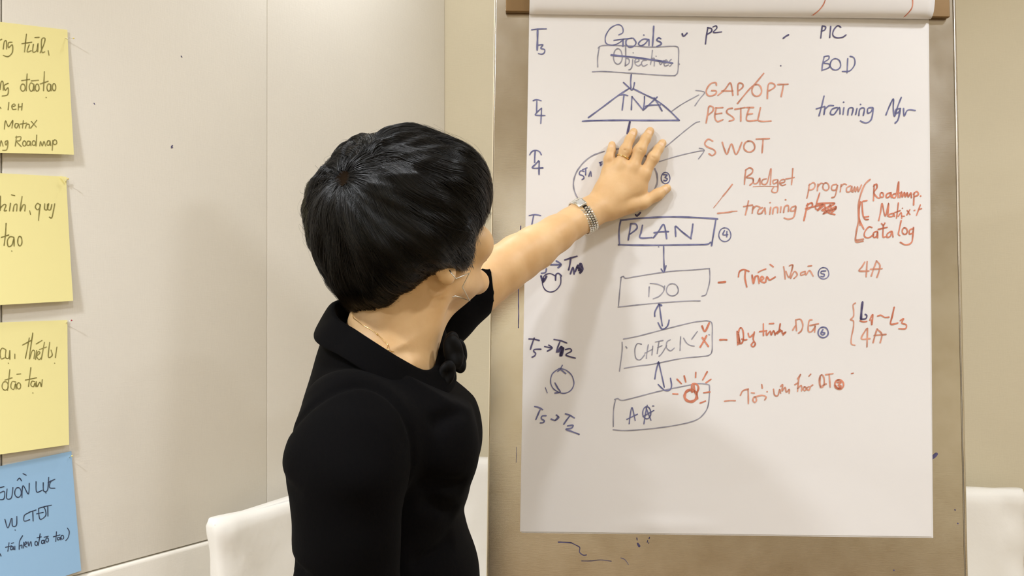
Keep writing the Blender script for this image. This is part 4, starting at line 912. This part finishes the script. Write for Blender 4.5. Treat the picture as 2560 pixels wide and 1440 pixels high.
# fine gold necklace following the neck
ck = []
for px, py, Yd in ((872,777,.90), (883,790,.89), (895,803,.885), (912,815,.88), (929,825,.875), (943,836,.87), (957,849,.87), (970,863,.87), (981,879,.87)):
    h = body_bvh.ray_cast(CAM, ray(px, py).normalized())
    if h[0] is not None: ck.append(h[0]+h[1]*.0007)
far = [(-.10, .97, -.085), (-.10, .985, -.06), (-.125, 1.0, -.035), (-.165, 1.0, -.02), (-.2, .97, -.015), (-.205, .93, -.015)]
for p in far:
    q, n = near(W(*p)); ck.append(q+n*.0007)
tube('necklace', M['gold'], person, [Vector(p) for p in catmull([tuple(p) for p in ck], 5, True)], .0005, 6, closed=True, label='fine gold chain')
q, n = near(Q(929, 825, .875)); bm = bmesh.new(); bmesh.ops.create_icosphere(bm, subdivisions=2, radius=.0012, matrix=Matrix.Translation(ck[4])); me = bpy.data.meshes.new('chain_bead'); bm.to_mesh(me); bm.free()
obj('chain_bead', me, M['gold'], person, True)
# ------------------------------------------------------------------ hair: a lumpy volume plus combed strands
HC = Vector(Q(1000, 560, .95)); SCL = .95/FOC
OUT = [(774,552),(784,482),(806,440),(830,412),(855,393),(887,370),(918,352),(949,347),(972,346),(1011,334),(1050,326),(1073,329),(1112,342),(1147,356),(1182,377),(1209,412),(1222,447),(1226,482),(1223,513),(1218,540),(1201,568),(1188,595),(1184,630),(1178,668),(1160,678),(1130,672),(1100,672),(1073,688),(1050,715),(1030,737),(988,762),(957,777),(918,788),(887,780),(855,743),(828,704),(805,645),(782,603)]
oa = np.array([(math.atan2(560-y, x-1000), math.hypot(x-1000, y-560)*SCL) for x, y in OUT]); oa = oa[np.argsort(oa[:, 0])]
AA = np.concatenate([oa[:, 0]-2*PI, oa[:, 0], oa[:, 0]+2*PI]); RR = np.concatenate([oa[:, 1]]*3)
WHD = np.array([(902-1000)*SCL, -.088, (560-478)*SCL]); WHD /= np.linalg.norm(WHD)
u_ = np.cross(WHD, [0, 0, 1.]); u_ /= np.linalg.norm(u_); v_ = np.cross(WHD, u_)
def rad(d):
    """surface radius of the hair volume in unit directions d (n,3); x right, y away, z up"""
    al = np.arctan2(d[:, 2], d[:, 0]); e = np.arcsin(np.clip(-d[:, 1], -1, 1))
    rho = np.interp(al, AA, RR); rs = np.interp(al+.12, AA, RR)+np.interp(al-.12, AA, RR)+np.interp(al+.3, AA, RR)+np.interp(al-.3, AA, RR)
    f = np.clip(np.abs(e)/.6, 0, 1); rho = rho*(1-f)+f*rs/4
    b = np.where(e > 0, .116, .094)
    r = ((np.cos(e)/rho)**2.35+(np.abs(np.sin(e))/b)**2.35)**(-1/2.35)
    th, ph = polar(d)
    lump = .0030*np.sin(6*ph+2.2*np.sin(2.3*th+1))*np.clip(th*1.4, 0, 1)+.0020*np.sin(15*ph+5*th)*np.clip(th*1.2, 0, 1)+.0012*np.sin(31*ph-6*th)*np.clip(th, 0, 1)
    dip = -.006*np.exp(-(th/.16)**2)                                  # the whorl
    # the layered ridge that falls forward from the parting
    ridge = .0035*np.exp(-((ph-RIDGE)/.16)**2)*np.clip(th, 0, 1)
    return r+(lump+dip+ridge)*(np.abs(np.sin(e))**.5*.9+.1)
RIDGE = 2.2
def polar(d):
    c = d@WHD; a = d@u_; b = d@v_
    return np.arccos(np.clip(c, -1, 1)), np.arctan2(b, a)
def direc(th, ph):
    return np.cos(th)[..., None]*WHD+np.sin(th)[..., None]*(np.cos(ph)[..., None]*u_+np.sin(ph)[..., None]*v_)
nt_, np_ = 120, 260
th = np.linspace(.001, PI-.001, nt_)[:, None]*np.ones((1, np_)); ph = np.linspace(-PI, PI, np_, endpoint=False)[None, :]*np.ones((nt_, 1))
d = direc(th, ph).reshape(-1, 3); r = rad(d)-.0025
strand_n = .0007*np.sin(np.tile(np.arange(np_)*2.4, nt_)+6*np.sin(d[:, 0]*9))
Vh = d*(r+strand_n)[:, None]+np.array(HC)
i, j = np.meshgrid(np.arange(nt_-1), np.arange(np_), indexing='ij')
Fh = np.stack([i*np_+j, i*np_+(j+1) % np_, (i+1)*np_+(j+1) % np_, (i+1)*np_+j], -1).reshape(-1, 4)
hair = obj('hair', np_mesh('hair', Vh, Fh), M['scalp'], person, True, label='short black layered hair with a whorl at the crown')
def strands(N, K, seed, lift0, lift1, wid, len_lo, len_hi, th_lo=.03, th_hi=1.9, wob=.05):
    g = np.random.default_rng(seed)
    ph0 = g.uniform(-PI, PI, N); th0 = th_lo+(th_hi-th_lo)*g.uniform(0, 1, N)**.8
    ln = g.uniform(len_lo, len_hi, N); t = np.linspace(0, 1, K)
    th = th0[:, None]+ln[:, None]*t
    fr, a1, a2 = g.uniform(2, 5, N), g.uniform(0, 6.28, N), g.normal(0, wob, N)
    clump = .10*np.sin(ph0*23)+.06*np.sin(ph0*41+1)
    ph = ph0[:, None]+.35*np.exp(-th*1.6)+a2[:, None]*np.sin(fr[:, None]*th+a1[:, None])*t+(clump[:, None]*.22)*t**1.2
    # sweep forward on the face side
    d = direc(th, ph); e = -d[..., 1]; al = np.arctan2(d[..., 2], d[..., 0])
    fl = rad(d.reshape(-1, 3)).reshape(N, K)
    lift = g.uniform(lift0, lift1, N)[:, None]*(1-.75*t**2)+.0004
    # tips turn in
    hem = (al < .12) & (al > -2.45)
    flare = g.normal(.008, .020, N)[:, None]*np.clip(.45-np.abs(e), 0, .45)*2.2*hem
    P = d*((fl+lift-.001)*(1+flare))[..., None]
    # strands end at the lower hem on the near side
    lim = g.uniform(-.12, .16, N)[:, None]
    bad = (hem & (e < lim)) | (e < -.93)
    first = np.where(bad.any(1), bad.argmax(1), K)
    ok = first > K*.35; P, first = P[ok], first[ok]
    # resample so each strand ends at its stop
    out = np.zeros_like(P)
    for q in range(len(P)):
        m = first[q]; xs = np.linspace(0, m-1, K)
        for a in range(3): out[q, :, a] = np.interp(xs, np.arange(m), P[q, :m, a])
    n = len(out); T = np.gradient(out, axis=1); T /= np.linalg.norm(T, axis=2, keepdims=True)+1e-9
    Nn = out/np.linalg.norm(out, axis=2, keepdims=True); S = np.cross(T, Nn); S /= np.linalg.norm(S, axis=2, keepdims=True)+1e-9
    ww = g.uniform(.7, 1.3, n)[:, None]*wid*np.clip(1.15-np.linspace(0, 1, K)**3*1.1, .08, 1)[None, :]
    Nc = np.cross(S, T)
    V = np.stack([out+S*ww[..., None], out+Nc*ww[..., None]*.8, out-S*ww[..., None]], 2)+np.array(HC)
    V = V.reshape(-1, 3); base = (np.arange(n)*K*3)[:, None, None]; k = np.arange(K-1)[None, :, None]*3; F = []
    for a, b in ((0, 1), (1, 2), (2, 0)):
        F.append(np.concatenate([base+k+a, base+k+b, base+k+3+b, base+k+3+a], -1).reshape(-1, 4))
    return V, np.vstack(F)
# scalp showing through at the whorl
wd_ = []; n = 28
for k_ in range(5):
    for q in range(n):
        an = 2*PI*q/n; wd_.append((.022*k_, an))
dd_ = direc(np.array([a for a, b in wd_])+1e-4, np.array([b for a, b in wd_])); Vw = dd_*(rad(dd_)-.0012)[:, None]+np.array(HC)
Fw = np.array([(k_*n+q, k_*n+(q+1) % n, (k_+1)*n+(q+1) % n, (k_+1)*n+q) for k_ in range(4) for q in range(n)])
obj('scalp', np_mesh('scalp', Vw, Fw), mat('scalp_skin', s2l((30, 21, 12)), .95, spec=.05), hair, True, label='scalp showing at the whorl')
# locks combed along hand-placed guides: way points on the near surface, lift in metres, half width, count
def surf_dir(px, py):
    x, z = (px-1000)*SCL*.96, (560-py)*SCL*.96; al = math.atan2(z, x); rho = float(np.interp(al, AA, RR)); t = min(.985, math.hypot(x, z)/rho)
    y = -.116*(1-t**2.35)**(1/2.35); v = np.array([x, y, z]); return v/np.linalg.norm(v)
LOCKS = [([(958,402),(985,368),(1022,345),(1062,334),(1100,342),(1128,352)], .0075, .016, 330), ([(952,412),(1000,380),(1046,369),(1102,383),(1160,412),(1205,455)], .0045, .016, 420),
 ([(950,425),(985,408),(1031,404),(1088,431),(1140,445),(1185,448),(1216,462)], .0060, .013, 420), ([(948,440),(985,440),(1022,452),(1060,487),(1116,515),(1165,528),(1208,545)], .0040, .016, 420),
 ([(945,462),(975,478),(1000,520),(1030,565),(1088,602),(1158,632)], .0035, .018, 420), ([(962,415),(950,378),(930,357),(905,358),(875,378),(848,405)], .0070, .014, 300),
 ([(900,440),(872,424),(840,440),(812,480),(797,530),(797,590)], .0040, .015, 360), ([(893,486),(870,520),(858,571),(866,627),(890,690)], .0035, .018, 360),
 ([(912,492),(912,540),(925,599),(950,650),(975,700)], .0035, .018, 380), ([(930,485),(955,530),(985,590),(1020,640),(1045,690)], .0035, .018, 380),
 ([(960,500),(1010,560),(1070,610),(1120,650),(1150,672)], .0030, .018, 360), ([(885,470),(850,500),(825,560),(825,640),(850,710),(880,755)], .0030, .018, 360),
 ([(935,425),(918,405),(895,398),(868,405),(840,428)], .0050, .012, 220), ([(955,420),(975,400),(1000,392),(1030,392)], .0060, .010, 180),
 ([(1150,640),(1165,610),(1180,575),(1205,540)], .003, .010, 160), ([(1020,700),(1060,670),(1100,655),(1140,672)], .003, .012, 160)]
gl = np.random.default_rng(21); LV, LF = [], []; base = 0; K = 18
for pts_, lift_, hw_, cnt in LOCKS:
    G_ = catmull([surf_dir(*p) for p in pts_], 8); G_ /= np.linalg.norm(G_, axis=1)[:, None]; m_ = len(G_)
    Tg = np.gradient(G_, axis=0); Sg = np.cross(Tg, G_); Sg /= np.linalg.norm(Sg, axis=1)[:, None]
    for q in range(cnt):
        o_ = np.clip(gl.normal(0, .5), -1, 1); a0, a1 = gl.uniform(0, .35), gl.uniform(.6, 1.0); tt = np.linspace(a0, a1, K); ix = tt*(m_-1)
        P_ = np.stack([np.interp(ix, np.arange(m_), G_[:, c]) for c in range(3)], 1); S_ = np.stack([np.interp(ix, np.arange(m_), Sg[:, c]) for c in range(3)], 1)
        wdt = hw_/.11*(1-.55*tt**2)*(o_+.12*np.sin(tt*gl.uniform(2, 6)+gl.uniform(0, 6)))
        D_ = P_+S_*wdt[:, None]; D_ /= np.linalg.norm(D_, axis=1)[:, None]
        R_ = rad(D_)+lift_*(np.sin(np.clip(tt*1.02, 0, 1)*PI)**.7)*(1-.7*o_*o_)*gl.uniform(.45, 1.05)-.0004
        C_ = D_*R_[:, None]; T_ = np.gradient(C_, axis=0); T_ /= np.linalg.norm(T_, axis=1)[:, None]; s_ = np.cross(T_, D_); s_ /= np.linalg.norm(s_, axis=1)[:, None]; n_ = np.cross(s_, T_)
        w_ = (gl.uniform(.7, 1.3)*.00028*np.clip(1.1-np.linspace(0, 1, K)**3, .1, 1)*np.clip(np.linspace(0, 1, K)*6+.2, 0, 1))[:, None]
        LV.append(np.stack([C_+s_*w_, C_+n_*w_*.8, C_-s_*w_], 1).reshape(-1, 3)+np.array(HC)); k_ = np.arange(K-1)[:, None]*3
        for a, b in ((0, 1), (1, 2), (2, 0)): LF.append(base+np.concatenate([k_+a, k_+b, k_+3+b, k_+3+a], 1))
        base += 3*K
obj('hair_locks', np_mesh('hair_locks', np.vstack(LV), np.vstack(LF)), M['hair'], hair, True, kind='stuff', label='layered locks swept from the whorl')
for nm, args, lab in (('hair_strands', (11000, 16, 3, .0, .0026, .00030, .5, 1.1, .07), 'combed strands'), ('hair_strands', (3000, 18, 5, .0010, .0038, .00026, .35, .9, .25, 2.1, .10), 'looser upper strands'), ('stray_hairs', (150, 16, 9, .002, .0085, .00012, .4, .8, .3, 1.6, .22), 'fine stray hairs')):
    Vs, Fs = strands(*args); o = obj(nm, np_mesh(nm, Vs, Fs), M['hair'], hair, True, kind='stuff', label=lab)
# ------------------------------------------------------------------ covered banquet chairs
def chair(name, o, rz, label, wtop=.225, hgt=.95, tilt=.06, seed=0, amp=1, dp=1):
    """o: floor point under the middle of the backrest; rz: direction the seat faces (radians)"""
    fd = Vector((math.cos(rz), math.sin(rz), 0)); sd = Vector((-fd.y, fd.x, 0)); o = Vector(o)
    root = empty(name, tuple(o), label, 'chair', 'white covered banquet chairs')
    # backrest cover: rounded slab, narrowing slightly downward, with soft dents
    nu, nv = 40, 30; vs, fs = [], []
    def prof(t):      # t 0..1 round the section: superellipse
        a = 2*PI*t; c, s = math.cos(a), math.sin(a); p = .28
        return math.copysign(abs(c)**p, c), math.copysign(abs(s)**.55, s)
    rows = []
    for j in range(nv+1):
        v = j/nv; z = .42+(hgt-.42)*v
        k = 1 if v < .93 else math.sqrt(max(0, 1-((v-.93)/.07)**2))*.5+.5
        rows.append((z, wtop*(.93+.07*v)*(1 if v < .96 else 1-.02*((v-.96)/.04)**2), .030*k))
    for (z, hw, ht) in rows:
        for i in range(nu*2):
            c, s = prof(i/(nu*2)); v = (z-.42)/(hgt-.42)
            dn = .004*amp*math.sin(9*c*1.2+seed+7*v)*math.sin(5*v+2*c+seed)+.0022*amp*math.sin(31*v+4*c+seed)*(abs(c) > .8)
            sag = -.010*(1-c*c) if v > .97 else 0
            back = -tilt*v
            vs.append(o+sd*(c*(hw+dn*.4))+fd*(s*(ht+dn)+back)+Z*(z+sag*(1 if v > .97 else 0)))
    n = nu*2
    for j in range(nv):
        for i in range(n): fs.append((j*n+i, j*n+(i+1) % n, (j+1)*n+(i+1) % n, (j+1)*n+i))
    fs.append(tuple(nv*n+i for i in range(n))); fs.append(tuple(range(n))[::-1])
    obj('backrest', mesh('backrest', vs, fs), M['cotton'], root, True)
    # piping along the top edge
    pts = [o+sd*(c*wtop*.985)+fd*(.012-tilt)+Z*(hgt-.011-.010*(1-c*c)) for c in [q/12-1 for q in range(25)]]
    tube('piping', M['cotton'], root, pts, .0032, 8)
    box('seat', M['cotton'], root, o+fd*.25+Z*.43, fd, sd, Z, -.235, -.235+.355*dp, -.20, .20, -.03, .035, .025, 4)
    # skirt with folds down to the floor
    vs, fs = [], []; N = 120
    for j in range(9):
        v = j/8; z = .41*(1-v)+.012
        for i in range(N):
            a = 2*PI*i/N; c, s = math.cos(a), math.sin(a)
            x_ = math.copysign(abs(c)**.35, c)*.175*dp-.22+.175*dp; y_ = math.copysign(abs(s)**.35, s)*.195
            k = 1+(.05+.035*math.sin(a*14+seed))*v
            vs.append(o+fd*(.23+x_*k)+sd*(y_*k)+Z*z)
    for j in range(8):
        for i in range(N): fs.append((j*N+i, j*N+(i+1) % N, (j+1)*N+(i+1) % N, (j+1)*N+i))
    sk = obj('skirt', mesh('skirt', vs, fs), M['cotton'], root, True)
    return root
HG = .95
dz = (CAM_H-HG)
def at_top(px, py): Y = dz*FOC/(py-720); p = P3(px, py, Y); return Vector((p.x, p.y, 0))
# left chair: top edge runs from (520,1310) towards (740,1240)
a, b = at_top(521, 1308), at_top(741, 1240); dr = (b-a).normalized(); fdir2 = Vector((dr.y, -dr.x, 0))
chair('covered_chair', a+dr*.272, math.atan2(fdir2.y, fdir2.x), 'white covered chair against the left wall, behind the person\'s back', seed=1, hgt=.936, dp=.82)
a = at_top(1206, 1144)
chair('covered_chair', Vector((a.x+.15, a.y-.04, 0)), -PI/2, 'white covered chair half hidden between the person and the flip chart', seed=3, dp=.85)
a = at_top(2586, 1232); bd = Vector((.9613, -.2756, 0))
chair('covered_chair', a-bd*.228, math.atan2(-.9613, -.2756), 'white covered chair right of the flip chart', seed=5, amp=1.3, hgt=.944)
